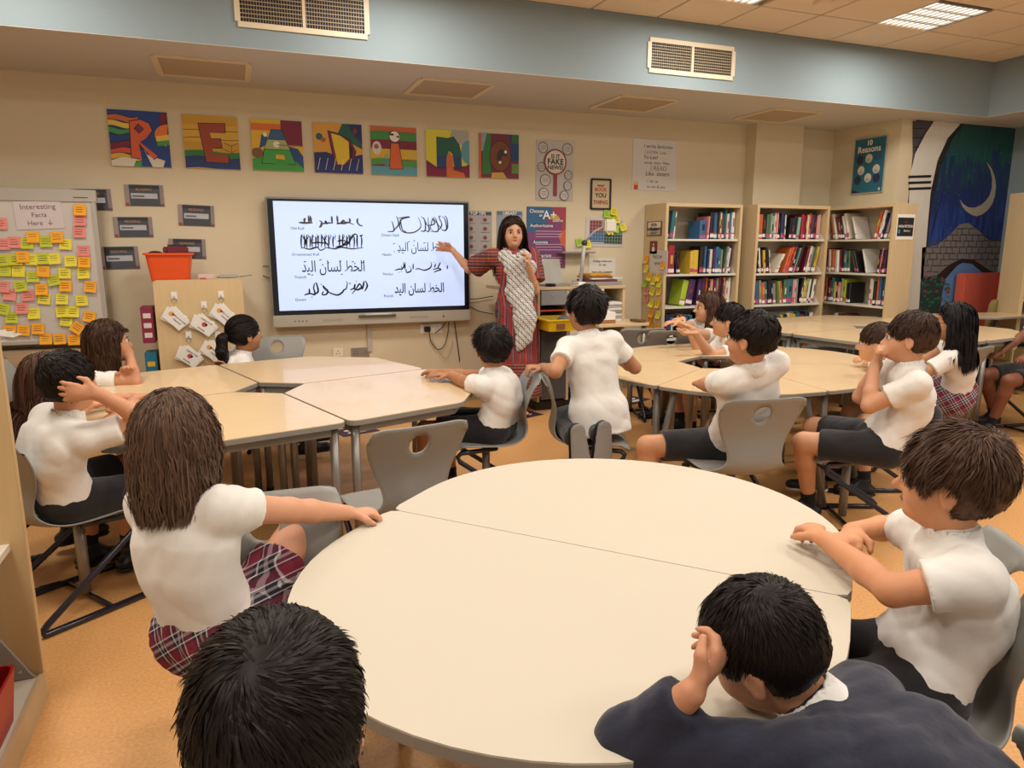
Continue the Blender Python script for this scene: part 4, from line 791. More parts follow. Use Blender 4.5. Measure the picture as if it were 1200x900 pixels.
# ================= MURAL =================
MY = 5.27
t = thing('wall_mural', 'large painted mural of a crescent moon over a stone bridge', 'mural', (6.83, MY, 1.29)); MW, MHt = 1.44, 2.56
MB().box(-.655, .725, -.004, 0, -1.285, 1.285).build('ground', mat('241c22', .6), t)
def mm(px, py): p = aty(px, py, MY); return (p.x - 6.83, p.z - 1.29)
def mplate(name, pts, m_, k): return MB().plate([mm(*p) for p in pts], -.004 - .0012 * (k + 1), -.004 - .0012 * k).build(name, m_, t)
sky = mat('1c3a7c', .5, grain=0); 
def skymat():
    m_ = bpy.data.materials.new('mural_sky'); m_.use_nodes = True; nd, lk, b = nodes_of(m_)
    tc = nd.new('ShaderNodeTexCoord'); mp = nd.new('ShaderNodeMapping'); mp.inputs['Scale'].default_value = (9, 1, 1.6); lk.new(tc.outputs['Object'], mp.inputs[0])
    n = nd.new('ShaderNodeTexNoise'); n.inputs['Scale'].default_value = 2.2; n.inputs['Detail'].default_value = 5; lk.new(mp.outputs[0], n.inputs['Vector'])
    sp = nd.new('ShaderNodeSeparateXYZ'); lk.new(tc.outputs['Object'], sp.inputs[0])
    ad = nd.new('ShaderNodeMath'); ad.operation = 'MULTIPLY_ADD'; ad.inputs[1].default_value = .55; ad.inputs[2].default_value = -.02; lk.new(sp.outputs[2], ad.inputs[0])
    a2 = nd.new('ShaderNodeMath'); a2.operation = 'ADD'; lk.new(ad.outputs[0], a2.inputs[0]); ns = nd.new('ShaderNodeMath'); ns.operation = 'MULTIPLY_ADD'; ns.inputs[1].default_value = .9; ns.inputs[2].default_value = -.45; lk.new(n.outputs[0], ns.inputs[0]); lk.new(ns.outputs[0], a2.inputs[1])
    cr = nd.new('ShaderNodeValToRGB'); e = cr.color_ramp.elements; e[0].position = 0.0; e[0].color = lin('2c4a98'); e[1].position = 1; e[1].color = lin('0f2c2c')
    for ps, c in ((.28, '1a2c66'), (.44, '1a3458'), (.58, '1c5450'), (.75, '1a4440')): x = e.new(ps); x.color = lin(c)
    lk.new(a2.outputs[0], cr.inputs[0]); lk.new(cr.outputs[0], b.inputs['Base Color']); b.inputs['Roughness'].default_value = .5; return m_
mplate('night_sky', [(1086, 290), (1092, 240), (1102, 195), (1115, 165), (1128, 146), (1191, 151), (1183, 284), (1160, 280), (1140, 264), (1125, 262), (1108, 285), (1086, 288)], skymat(), 0)
mplate('white_arch', [(1063, 370), (1064, 250), (1066, 205), (1072, 180), (1084, 157), (1094, 142), (1125, 145), (1110, 162), (1098, 188), (1090, 225), (1086, 270), (1082, 320), (1076, 372)], mat('dcd7cc', .6, grain=.06, gscale=6, stretch=(6, 1, 1)), 1)
for k, y in enumerate((206, 213, 220)): mplate('black_band', [(1064, y), (1091, y - 1), (1090, y + 2.2), (1064, y + 3)], mat('1c1820', .6), 2)
mplate('slate_corner', [(1069, 142), (1092, 142), (1082, 157), (1072, 176), (1069, 190)], mat('4c4850', .7), 2)
for k in range(3): mplate('slate_line', [(1069, 150 + k * 11), (1084 - k * 4, 150 + k * 11), (1084 - k * 4, 151.2 + k * 11), (1069, 151.2 + k * 11)], INK, 3)
mo = [(1130 + 33 * math.cos(a) + 0, 222 + 33 * math.sin(a)) for a in [math.radians(d) for d in range(-52, 152, 12)]]
outer = [(1124, 234), (1127, 242), (1132, 248), (1138, 252), (1144, 253.5), (1151, 251), (1157, 246), (1162, 239), (1165, 230), (1166.5, 219), (1165, 207), (1161, 197), (1155.5, 190)]; inner = [(1160, 200), (1162, 210), (1161.5, 220), (1159, 229), (1154, 236), (1148, 241), (1141, 243.5), (1134, 243), (1128, 239)]
mplate('crescent_moon', outer + inner, mat('a89f8c', .6, grain=.15, gscale=8), 2)
mb = MB(); rr = random.Random(4)
for k in range(60):
    c = mm(rr.uniform(1095, 1182), rr.uniform(170, 275)); s_ = .003; mb.add([(c[0] - s_, -.0066, c[1]), (c[0], -.0066, c[1] - s_), (c[0] + s_, -.0066, c[1]), (c[0], -.0066, c[1] + s_)], [(0, 1, 2, 3)])
mb.build('star', mat('c8d0d8', .6), t, kind='stuff')
mplate('stone_bridge', [(1076, 372), (1080, 290), (1098, 287), (1112, 276), (1124, 263), (1134, 261), (1146, 270), (1158, 281), (1183, 284), (1181, 330), (1172, 324), (1152, 316), (1138, 306), (1126, 304), (1112, 312), (1100, 323), (1079, 327)], mat('777272', .7, grain=.08, gscale=9), 1)
mplate('water', [(1096, 340), (1110, 324), (1124, 308), (1136, 306), (1150, 314), (1166, 325), (1181, 331), (1180, 380), (1090, 380)], mat('5f86b8', .5, grain=.12, gscale=6), 1)
mplate('bridge_edge', [(1079, 326), (1098, 322), (1112, 310), (1126, 303), (1140, 304), (1156, 315), (1172, 323), (1182, 325), (1181, 330), (1170, 328), (1150, 319), (1138, 309), (1127, 308), (1114, 315), (1100, 326), (1079, 331)], mat('2c1c1e', .6), 2)
mplate('dark_bank', [(1105, 372), (1120, 345), (1135, 330), (1150, 322), (1182, 330), (1182, 380), (1104, 380)], mat('33201f', .6), 2)
mb = MB(); lines = []
for r_ in range(9):
    y0 = 268 + r_ * 7.2
    for k in range(14):
        x0 = 1082 + k * 7.6 + (r_ % 2) * 3.5 + rr.uniform(-1, 1); top = 262 + abs(x0 - 1130) ** 1.35 * .115; bot = 303 + abs(x0 - 1130) ** 1.3 * .15
        if x0 > 1176 or y0 < top + 3 or y0 > min(bot, 326) - 1: continue
        lines.append(line(*mm(x0, y0), *mm(min(x0 + 7, 1181), y0 + rr.uniform(-.6, .6)), .012))
        if y0 + 7 < bot: lines.append(line(*mm(x0, y0), *mm(x0 + rr.uniform(-.4, .4), y0 + 7), .011))
for l in lines: mb.add([(x, -.0068, z) for x, z in l], [(0, 1, 2, 3)])
mb.build('stone_joint', mat('4a4240', .7), t, kind='stuff')
mplate('foliage', [(1075, 380), (1078, 330), (1092, 328), (1100, 324), (1106, 330), (1103, 345), (1100, 372), (1098, 380)], mat('1d3c38', .6, grain=.5, gscale=18), 3)
mb = MB()
for k in range(70):
    c = mm(rr.uniform(1078, 1112), rr.uniform(324, 372)); r0 = rr.uniform(.012, .03); mb.cur = 0 if k % 6 else 1; mb.add([(c[0] + r0 * math.cos(q), -.0095 - k * .00001, c[1] + r0 * .6 * math.sin(q)) for q in [i_ * PI / 3 for i_ in range(6)]], [tuple(range(6))])
mb.build('leaf', [mat('2a6450', .6), mat('8a3040', .6)], t, kind='stuff')
# ================= RED BENCH, REAR TABLE, RIGHT SHELF =================
t = thing('booth_seat', 'high-backed red upholstered booth seat in front of the mural', 'sofa', (7.19, 5.0, 0)); RB = mat('cc5c48', .8, grain=.05, gscale=20)
q0 = aty(1128, 322, 5.2)
MB().box(-.28, .36, .14, .24, .1, 1.12).build('backrest', RB, t, bevel=.015); MB().box(.24, .35, -.2, .14, .1, 1.12).build('side_panel', RB, t, bevel=.015); MB().box(-.28, .24, -.04, .14, .28, .44).build('seat_cushion', RB, t, bevel=.02); MB().box(-.26, .22, -.03, .13, 0.0, .28).build('base', mat('1c1c2a', .6), t)
t = thing('lounge_chair', 'olive green upholstered chair back beyond the rear table', 'chair', (7.04, 4.82, 0)); OL = mat('8c7c48', .8)
MB().plate(rounded([(-.19, .45), (.2, .45), (.2, .88), (-.13, .88)], [.02, .02, .03, .09], 4), -.03, .03).build('backrest', OL, t); MB().box(-.19, .2, -.4, .03, .3, .44).build('seat_cushion', OL, t, bevel=.015)
for a, b in ((-.16, -.36), (.17, -.36), (-.16, 0), (.17, 0)): MB().tube([(a, b, 0), (a * .9, b * .95, .3)], .015, 8).build('leg', M_LEG, t)
pA = atz(1090, 356, .78); rect_ = [(6.0, 4.33), (6.9, 4.13), (7.05, 4.72), (6.25, 4.95)]
p_ = [atz(1088, 357, .76), atz(1120, 353, .76), atz(1182, 358, .76), atz(1178, 364, .76)]
desk(rounded([(5.92, 4.68), (6.18, 4.88), (7.1, 4.72), (7.15, 4.42), (6.4, 4.38)], .05), .76, M_MAPLE, [((6.6, 4.55),), ((6.95, 4.6),), ((6.3, 4.7),)], 'small maple table in front of the red booth seat', None, thick=.02, lr=.016)
t = thing('bookcase', 'tall open wooden shelf at the right edge with angled display shelves', 'bookcase', (6.84, 4.52, 0), math.radians(-22)); 
MB().box(0, .035, 0, .32, 0, 1.88).build('side_panel', M_MAPLE2, t); MB().box(.8, .835, 0, .32, 0, 1.88).build('side_panel', M_MAPLE2, t); MB().box(.035, .8, .3, .32, 0, 1.88).build('back_panel', mat('7f766a', .7), t); MB().box(.035, .8, 0, .32, 1.85, 1.88).build('top_panel', M_MAPLE2, t)
for z in (.12, .5, .88, 1.26, 1.6):
    MB().box(.04, .795, .02, .3, z, z + .018).build('shelf', M_SHELFM, t); MB().add([(.045, .05, z + .02), (.045, .28, z + .02), (.045, .28, z + .28), (.045, .2, z + .28), (.06, .05, z + .02), (.06, .28, z + .02), (.06, .28, z + .28), (.06, .2, z + .28)], [(0, 1, 2, 3), (7, 6, 5, 4), (0, 3, 7, 4), (3, 2, 6, 7)]).build('shelf_bracket', mat('8a8780', .5), t)
# ================= TEACHER'S DESK UNIT =================
DY = 5.45; x0, x1 = 2.33, 3.16
t = thing('storage_desk', 'wooden storage desk with drawer and shelves behind the teacher', 'desk', (x0, DY, 0)); Wd = x1 - x0
MB().box(-.28, Wd, -.01, .50, 1.03, 1.055).build('worktop', mat('c8ad84', .5), t, bevel=.003)
MB().box(0, .025, 0, .48, .08, 1.03).build('side_panel', mat('a98e66', .55), t); MB().box(.27, .295, 0, .48, .08, 1.03).build('divider', mat('c4ab84', .55), t); MB().box(Wd - .025, Wd, 0, .48, .08, 1.03).build('side_panel', M_MAPLE2, t); MB().box(0.0, Wd, .45, .48, .1, 1.02).build('back_panel', M_MAPLE2, t)
MB().box(0, Wd, .03, .48, 0, .08).build('plinth', mat('1a1614', .6), t)
d_ = MB().box(.03, .265, -.012, .02, .905, 1.025).build('drawer', mat('8d8c8c', .4, metal=.3), t, bevel=.002); MB().tube([(.13, -.018, .985), (.13, -.012, .985)], .008, 8).build('lock', M_STEEL, d_)
MB().box(.028, .268, .02, .4, .85, .862).build('shelf', mat('c8502a', .5), t); MB().box(.03, .265, -.012, .01, .1, .69).build('door', mat('4a4846', .5), t, label='dark grey door')
MB().box(.30, .62, -.006, .02, .55, 1.03).build('white_panel', M_WHITE, t, label='white notice board face')
t = thing('storage_tray', 'shallow bright yellow plastic tray pulled out under the drawer', 'tray', (x0 + .14, DY - .10, .715)); YL = mat('ddb61a', .4); rr4 = lambda a, b: rounded([(-a, -b), (a, -b), (a, b), (-a, b)], .03)
vs, fs = loft([[(x, y, 0) for x, y in rr4(.15, .17)], [(x, y, .085) for x, y in rr4(.165, .185)], [(x, y, .085) for x, y in rr4(.18, .20)], [(x, y, .095) for x, y in rr4(.18, .20)], [(x, y, .095) for x, y in rr4(.16, .18)], [(x, y, .008) for x, y in rr4(.145, .165)]]); MB().add(vs, fs).add([(x, y, 0) for x, y in rr4(.15, .17)], [tuple(range(20))]).build('tray_body', YL, t)
MB().box(-.09, -.02, -.19, -.178, .02, .06).build('tray_label', mat('7a4a30', .6), t)
t = thing('folded_cloth', 'black and white bundle lying in the yellow tray', 'cloth', (x0 + .2, DY - .12, .73)); MB().ball((0, 0, .06), (.07, .06, .035), 10, 6).build('cloth', mat('5a5a5a', .7, grain=.7, gscale=30), t)
def slab(name, lab, cat, p, dims, c, rz=0, grp=None, bev=.002, tiltx=0):
    t = thing(name, lab, cat, p, rz, grp); MB().box(-dims[0] / 2, dims[0] / 2, -dims[1] / 2, dims[1] / 2, 0, dims[2]).build('body', mat(c, .5), t, bevel=bev); return t
# items on top
t = thing('laptop', 'pale grey laptop open on the storage desk', 'laptop', (2.58, 5.62, 1.056), .2); MB().box(-.15, .15, -.11, .11, 0, .015).build('base', M_STEEL, t, bevel=.003); o = MB().box(-.15, .15, 0, .008, 0, .22).build('screen_lid', mat('aaa69c', .4), t, bevel=.003); o.location = (0, .11, .012); o.rotation_euler[0] = -.25
slab('computer_mouse', 'small black mouse on the desk beside the teacher', 'mouse', (2.47, 5.5, 1.056), (.06, .1, .025), '18181c', .3, bev=.01)
t = thing('document_camera', 'white jointed document camera arching over the desk', 'camera', (2.80, 5.60, 1.056)); MB().box(-.05, .05, -.07, .07, 0, .03).build('base', M_WHITE, t, bevel=.006)
a0, a1, a2 = Vector((0, 0, .03)), Vector((.02, -.02, .36)), Vector((.2, -.04, .50)); MB().tube([a0, a1], .016, 10).build('lower_arm', mat('b8b4ac', .4), t); MB().ball(a1, .026).build('joint', mat('2a3440', .4), t); MB().tube([a1, a1.lerp(a2, .5) + Vector((0, 0, .03)), a2], .010, 10).build('upper_arm', mat('a09a90', .4), t); MB().box(.19, .30, -.08, 0, .45, .56).build('camera_head', mat('d8d0c0', .45), t, bevel=.012); MB().tube([(.22, -.04, .44), (.245, -.045, .42), (.27, -.04, .44)], .005, 6).build('loop', M_BLACK, t)
MB().box(2.80, 3.14, 5.98, WY, 1.325, 1.34).build('wall_bracket_rail', mat('8a8680', .4), None, label='thin grey ledge on the wall left of the notice', cat='ledge')
for i, (nm, lab, c, d3, rz) in enumerate([('file_tray', 'grey flat file at the bottom of the pile on the desk', '8f8c88', (.36, .26, .03), .05), ('folder', 'dark red folder in the pile on the desk', '6a2a2c', (.3, .22, .015), -.1), ('paper_stack', 'white papers in the pile on the desk', 'd8d4cc', (.34, .2, .012), .15), ('folder', 'brown folder near the top of the pile on the desk', '8a5a2c', (.26, .2, .014), -.05), ('folder', 'mustard folder on top of the pile on the desk', 'd09a2c', (.24, .16, .02), .25)]):
    slab(nm, lab, 'folder' if nm == 'folder' else 'stationery', (2.99 + (.04 if i == 2 else -.02 * (i > 2)), 5.66, 1.056 + [0, .032, .049, .063, .079][i]), d3, c, rz, 'desk pile')
slab('paper_stack', 'white sheets lying flat beside the laptop', 'stationery', (2.76, 5.5, 1.056), (.18, .1, .008), 'd6d2ca', .2)
# small trolley table
t = thing('trolley_table', 'small wooden side table on castors holding the tissue box', 'table', (3.10, 5.36, 0)); MB().box(-.32, .16, -.16, .30, .725, .75).build('tabletop', M_MAPLE, t, bevel=.003)
for a, b in ((-.29, -.12), (.13, -.12), (.13, .26), (-.29, .26)):
    l_ = MB().tube([(a, b, .06), (a, b, .725)], .016, 10).build('leg', M_LEG, t); MB().tube([(a - .012, b, .03), (a + .012, b, .03)], .03, 14).build('castor', M_BLACK, l_)
px_ = aty(710, 380, 5.3)
t = thing('tissue_box', 'white and brown tissue box with a tissue standing up', 'tissues', (px_.x, 5.33, .751)); MB().box(-.075, .075, -.06, .06, 0, .095).build('carton', M_WHITE, t, bevel=.002); MB().box(-.0755, .0755, -.0605, .0605, .0, .03).build('printed_band', mat('9a6a40', .6), t)
MB().add([(-.05, 0, .095), (.05, .01, .095), (.03, -.01, .14), (.0, 0, .18), (-.03, .01, .13)], [(0, 1, 2, 3, 4)]).add([(-.04, .02, .095), (.04, -.02, .095), (.02, 0, .15), (-.01, .01, .165)], [(0, 1, 2, 3)]).build('tissue', M_WHITE, t)
for i in range(7): slab('paper_stack', 'flat white and grey stack behind the tissue box, %s sheet bundle up' % ORD[i], 'stationery', (px_.x + .06, 5.5, .751 + i * .024), (.30, .2, .022), ['d8d4cc', 'a09a90', 'dcd8d0', '8f8a84', 'd6d2ca', 'a8a29a', 'e0dcd4'][i], .03 * (i % 3 - 1), 'bundles behind the tissue box')
slab('notebook', 'brown notebook lying on the corner of the trolley table', 'book', (3.205, 5.30, .751), (.07, .14, .02), '6a5030', .1)
# ================= FLOOR STICKERS =================
for px, py, lab, w_, h_, rz in [(611, 486, 'dark framed footprint sticker on the floor by the teacher', .30, .24, .35), (742, 469, 'dark framed footprint sticker on the floor near the castor', .30, .2, .5), (417, 505, 'red and navy floor sticker seen beneath the left table corner', .3, .22, .3)]:
    p = atz(px, py, .001); t = thing('floor_sticker', lab, 'sticker', p, rz, 'floor stickers'); MB().box(-w_ / 2, w_ / 2, -h_ / 2, h_ / 2, 0, .0015).build('backing', mat('4a2438', .6), t); MB().box(-w_ / 2 + .04, w_ / 2 - .04, -h_ / 2 + .03, h_ / 2 - .03, .0015, .002).build('print', mat('3a2a4a', .6), t)
    mb = MB()
    for s_ in (-1, 1): mb.add([(x_, y_ + s_ * .035, .0024) for x_, y_ in circ(0, 0, .085, .026)], [tuple(range(18))])
    mb.build('footprint', M_WHITE, t)
# ================= LEFT FOREGROUND SHELF =================
t = thing('bookcase', 'pale wooden shelf unit cut off by the left edge', 'bookcase', (-.635, 2.37, 0)); 
MB().box(-.32, 0, 0, .03, 0, 1.35).build('side_panel', mat('c9ac7c', .5, grain=.07, gscale=4, stretch=(9, 1, .8)), t, bevel=.002); MB().box(-.32, -.012, -1.3, 0, .06, .085).build('shelf', mat('cfc6b4', .5), t); MB().box(-.012, 0.0, -1.3, 0, 0, .09).build('plinth', mat('c0a680', .5), t); MB().box(-.34, -.32, -1.3, 0.03, 0, 1.35).build('back_panel', M_MAPLE2, t)
MB().plate([(-.30, .087), (-.02, .087), (-.03, .10), (-.10, .235), (-.30, .26)], -.012, -.001).build('shelf_bracket', mat('9a968e', .4), t)
MB().plate([(-.32, .31), (-.20, .33), (-.185, .38), (-.21, .43), (-.32, .45)], -.012, -.001).build('shelf_bracket', mat('b8b2a8', .4), t)
mb = MB(); mb.tube([(-.055, -.013, .115), (-.055, -.016, .115)], .006, 8); mb.tube([(-.16, -.013, .225), (-.16, -.016, .225)], .005, 8); mb.build('screw', M_STEEL, t)
MB().box(-.32, -.01, -1.3, 0, .50, .52).build('shelf', mat('cfc6b4', .5), t).location = (-.03, 0, 0)
p = atz(8, 845, .2); t = thing('storage_tray', 'red plastic tray on the left shelf at the frame edge', 'tray', (atz(5, 845, .16).x - .135, atz(5, 845, .16).y, .087)); RDP = mat('a01820', .35)
vs, fs = loft([[(x, y, 0) for x, y in rr4(.12, .14)], [(x, y, .15) for x, y in rr4(.135, .155)], [(x, y, .15) for x, y in rr4(.128, .148)], [(x, y, .008) for x, y in rr4(.115, .135)]]); MB().add(vs, fs).build('tray_body', RDP, t)
t = thing('booklet', 'white booklet with blue and red print leaning in the left shelf', 'book', (-.835, 2.30, .088), .3); o = MB().box(-.05, .05, -.008, .008, 0, .27).build('cover', M_WHITE, t); mb = MB().box(-.04, .045, -.0095, -.008, .2, .225); mb.build('blue_print', mat('2c3a7a', .5), t); MB().box(-.04, .0, -.0095, -.008, .02, .04).build('red_print', mat('b83040', .5), t)
# ================= CHAIRS =================
_pc = atz(1192, 868, .72) + Vector((.25, -.18, 0))
CHAIRS = [  # x, y, heading deg, label
 ((.02, 1.66), -92, 'grey chair whose back rises beyond the girl with long brown hair'),
 ((.55, 2.70), 101, 'empty grey chair with a round hole between the left and front tables'),
 ((1.31, 1.03), 150, 'grey chair holding the boy with folded arms'),
 ((-.656, 3.055), 35, 'grey chair under the boy cupping his ear, near the left shelf'),
 ((-1.05, 3.30), 20, 'grey chair under the girl hidden behind the boy cupping his ear'),
 ((-1.06, 4.66), -8, 'grey chair of the girl with braids beside the whiteboard'),
 ((.22, 5.18), 262, 'grey chair back rising behind the ponytail girl below the screen'),
 ((1.21, 3.47), 168, 'grey chair under the curly haired boy reaching across the left table'),
 ((1.70, 3.30), -22, 'grey chair that the kneeling boy holds by its back'),
 ((2.13, 2.62), 80, 'grey chair with a round hole holding the boy seen from behind at centre'),
 ((3.05, 5.12), 80, 'grey chair back behind the girl by the green book'),
 ((3.22, 4.93), 75, 'grey chair back just behind the boy stretching his hands'),
 ((3.72, 4.90), 255, 'grey chair back between the middle and back tables'),
 ((2.84, 2.60), 155, 'grey chair under the boy with his fist at his mouth'),
 ((3.38, 3.05), 160, 'grey chair half hidden behind the boy with his fist at his mouth'),
 ((4.42, 3.40), 100, 'grey chair with a round hole behind the girl with glasses'),
 ((5.52, 3.44), 172, 'grey chair at the right edge under the child in black shorts'),
 ((5.42, 5.52), -80, 'grey chair back in front of the corner bookcase'),
 ((5.02, 5.56), -110, 'grey chair turned sideways beside the corner bookcase'),
 ((_pc.x, _pc.y), 0, 'grey chair back corner cut off at the bottom right'),
 ((.04, .62), 65, 'grey chair under the dark haired boy nearest the camera'),
 ((.86, .42), 112, 'grey chair under the boy in the navy jumper')]
for (x, y), a, lab in CHAIRS: chair(x, y, a, lab)
# ================= FIGURES: smooth distance-field modelling =================
V3 = lambda *a: np.array(a, dtype=np.float64)
def nz(v): v = np.asarray(v, float); return v / (np.linalg.norm(v) + 1e-12)
class SD:
    """list of blended solids; evaluated on a grid or at points"""
    def __init__(s): s.p = []
    def cone(s, a, b, ra, rb, k=.02, flat=None, f=1.0, clip=None, sub=False):
        s.p.append(('c', np.array(a, float), np.array(b, float), ra, rb, k, None if flat is None else nz(flat), f, clip, sub)); return s
    def ell(s, c, r, R=None, k=.02, clip=None, sub=False):
        s.p.append(('e', np.array(c, float), np.array(r, float), None if R is None else np.array(R, float), 0, k, None, 1, clip, sub)); return s
    def chain(s, pts, rs, k=.02, **kw):
        for i in range(len(pts) - 1): s.cone(pts[i], pts[i + 1], rs[i], rs[i + 1], k, **kw)
        return s
    @staticmethod
    def dist(p, X):
        t, A, B, r0, r1, k, fl, f, clip, sub = p
        if t == 'c':
            ba = B - A; L2 = ba @ ba + 1e-12; pa = X - A; h = np.clip((pa @ ba) / L2, 0, 1); v = pa - h[..., None] * ba
            if fl is not None: v = v + fl * ((v @ fl) * (1 / f - 1))[..., None]
            d = (np.sqrt((v * v).sum(-1)) - (r0 + (r1 - r0) * h)) * (f if f < 1 else 1)
        else:
            q = X - A
            if r0 is not None: q = q @ r0.T
            u = q / B; k0 = np.sqrt((u * u).sum(-1)); k1 = np.sqrt(((q / (B * B)) ** 2).sum(-1)) + 1e-9; d = k0 * (k0 - 1) / k1
        if clip is not None:
            for (cp, cn) in clip: d = np.maximum(d, (X - np.array(cp)) @ nz(cn))
        return d
    def at(s, X, F=None):
        F = np.full(X.shape[:-1], 1.0) if F is None else F
        for p in s.p:
            d = s.dist(p, X); k = max(p[5], 1e-4)
            if p[9]: h = np.clip(.5 - .5 * (F + d) / k, 0, 1); F = F * (1 - h) - d * h + k * h * (1 - h)
            else: h = np.clip(.5 + .5 * (F - d) / k, 0, 1); F = F * (1 - h) + d * h - k * h * (1 - h)
        return F
    def bbox(s, p):
        t, A, B, r0, r1, k = p[:6]
        if t == 'c': R = max(r0, r1); return np.minimum(A, B) - R, np.maximum(A, B) + R
        R = max(B) if r0 is not None else B; return A - R, A + R
    def mesh(s, name, h=.006, noise=0.0, nscale=1.0, seed=0, cut=None, ret=False, smooth=1):
        bb = [s.bbox(p) for p in s.p if not p[9]]; lo = np.min([b[0] for b in bb], 0) - 3 * h - .01; hi = np.max([b[1] for b in bb], 0) + 3 * h + .01
        n = np.ceil((hi - lo) / h).astype(int) + 1; F = np.full(tuple(n), .06, np.float32)
        for p in s.p:
            a, b = s.bbox(p); m = p[5] + 2.5 * h
            i0 = np.maximum(0, np.floor((a - m - lo) / h).astype(int)); i1 = np.minimum(n, np.ceil((b + m - lo) / h).astype(int) + 1)
            if (i1 <= i0).any(): continue
            g = np.stack(np.meshgrid(*[lo[q] + h * np.arange(i0[q], i1[q]) for q in range(3)], indexing='ij'), -1)
            sl = tuple(slice(i0[q], i1[q]) for q in range(3)); f = F[sl]; d = s.dist(p, g); k = max(p[5], 1e-4)
            if p[9]: hh = np.clip(.5 - .5 * (f + d) / k, 0, 1); F[sl] = f * (1 - hh) - d * hh + k * hh * (1 - hh)
            else: hh = np.clip(.5 + .5 * (f - d) / k, 0, 1); F[sl] = f * (1 - hh) + d * hh - k * hh * (1 - hh)
        if noise:
            g = np.stack(np.meshgrid(*[lo[q] + h * np.arange(n[q]) for q in range(3)], indexing='ij'), -1).astype(np.float32); r = np.random.default_rng(seed); N = np.zeros(F.shape, np.float32)
            w = sum(np.sin((g @ nz(r.normal(size=3)).astype(np.float32)) * fr * nscale + r.uniform(0, 6)) for fr in (14, 24)) 
            for fr, am in ((60, .5), (105, .40), (170, .25), (260, .10)):
                dr = nz(r.normal(size=3) * np.array([1, 1, .55])).astype(np.float32); N += am * (1 - 2 * np.abs(np.sin((g @ dr) * fr * nscale * .5 + w * 1.1 + r.uniform(0, 6))))
            F += noise * N
            for cp, cn in (cut or ()): F = np.maximum(F, ((g - np.array(cp, np.float32)) @ nz(cn).astype(np.float32)))
        return netmesh(name, F, lo, h, smooth, ret)
def netmesh(name, F, lo, h, smooth=1, ret=False):
    I = F < 0; nx, ny, nz_ = F.shape
    c = np.zeros((nx - 1, ny - 1, nz_ - 1), np.int8)
    OFF = [(a, b, d) for a in (0, 1) for b in (0, 1) for d in (0, 1)]
    for a, b, d in OFF: c += I[a:nx - 1 + a, b:ny - 1 + b, d:nz_ - 1 + d]
    cell = np.argwhere((c > 0) & (c < 8)); ids = -np.ones(c.shape, np.int64); ids[tuple(cell.T)] = np.arange(len(cell))
    val = np.stack([F[cell[:, 0] + a, cell[:, 1] + b, cell[:, 2] + d] for a, b, d in OFF], 1).astype(np.float64); P = np.zeros((len(cell), 3)); cnt = np.zeros(len(cell))
    for i in range(8):
        for j in range(i + 1, 8):
            df = [OFF[j][q] - OFF[i][q] for q in range(3)]
            if sum(abs(x) for x in df) != 1: continue
            m = (val[:, i] < 0) != (val[:, j] < 0); t = val[m, i] / (val[m, i] - val[m, j]); P[m] += np.array(OFF[i]) + t[:, None] * np.array(df); cnt[m] += 1
    V = lo + h * (cell + P / cnt[:, None]); quads = []
    for ax in range(3):
        o = [0, 0, 0]; o[ax] = 1; a = I[:nx - o[0], :ny - o[1], :nz_ - o[2]]; b = I[o[0]:, o[1]:, o[2]:]; e = np.argwhere(a != b); u, w = [(1, 2), (2, 0), (0, 1)][ax]
        e = e[(e[:, u] > 0) & (e[:, w] > 0) & (e[:, u] < F.shape[u] - 1) & (e[:, w] < F.shape[w] - 1)]; ins = I[tuple(e.T)]
        def cc(du, dw): q = e.copy(); q[:, u] += du; q[:, w] += dw; return ids[tuple(q.T)]
        q = np.stack([cc(-1, -1), cc(0, -1), cc(0, 0), cc(-1, 0)], 1); q[~ins] = q[~ins][:, ::-1]; quads.append(q)
    Q = np.concatenate(quads); Q = Q[(Q >= 0).all(1)]
    for _ in range(smooth):
        acc = np.zeros_like(V); n = np.zeros(len(V))
        for k in range(4):
            i, j = Q[:, k], Q[:, (k + 1) % 4]
            for q in range(3): acc[:, q] += np.bincount(i, V[j, q], len(V)) + np.bincount(j, V[i, q], len(V))
            n += np.bincount(i, minlength=len(V)) + np.bincount(j, minlength=len(V))
        V = V * .5 + .5 * acc / np.maximum(n, 1)[:, None]
    if ret: return V, Q
    return qmesh(name, V, Q)
def qmesh(name, V, Q):
    me = bpy.data.meshes.new(name); k = Q.shape[1]; me.vertices.add(len(V)); me.vertices.foreach_set('co', V.astype(np.float32).ravel()); me.loops.add(Q.size); me.loops.foreach_set('vertex_index', Q.astype(np.int32).ravel())
    me.polygons.add(len(Q)); me.polygons.foreach_set('loop_start', (np.arange(len(Q)) * k).astype(np.int32)); me.polygons.foreach_set('use_smooth', np.ones(len(Q), bool)); me.update(calc_edges=True); me.validate(); return me
def put(name, me, m, root, off, **kw):
    co = np.empty(len(me.vertices) * 3, np.float32); me.vertices.foreach_get('co', co); co = co.reshape(-1, 3) - np.array(off, np.float32); me.vertices.foreach_set('co', co.ravel()); me.materials.append(m); me.update()
    return link(name, me, root, **kw)
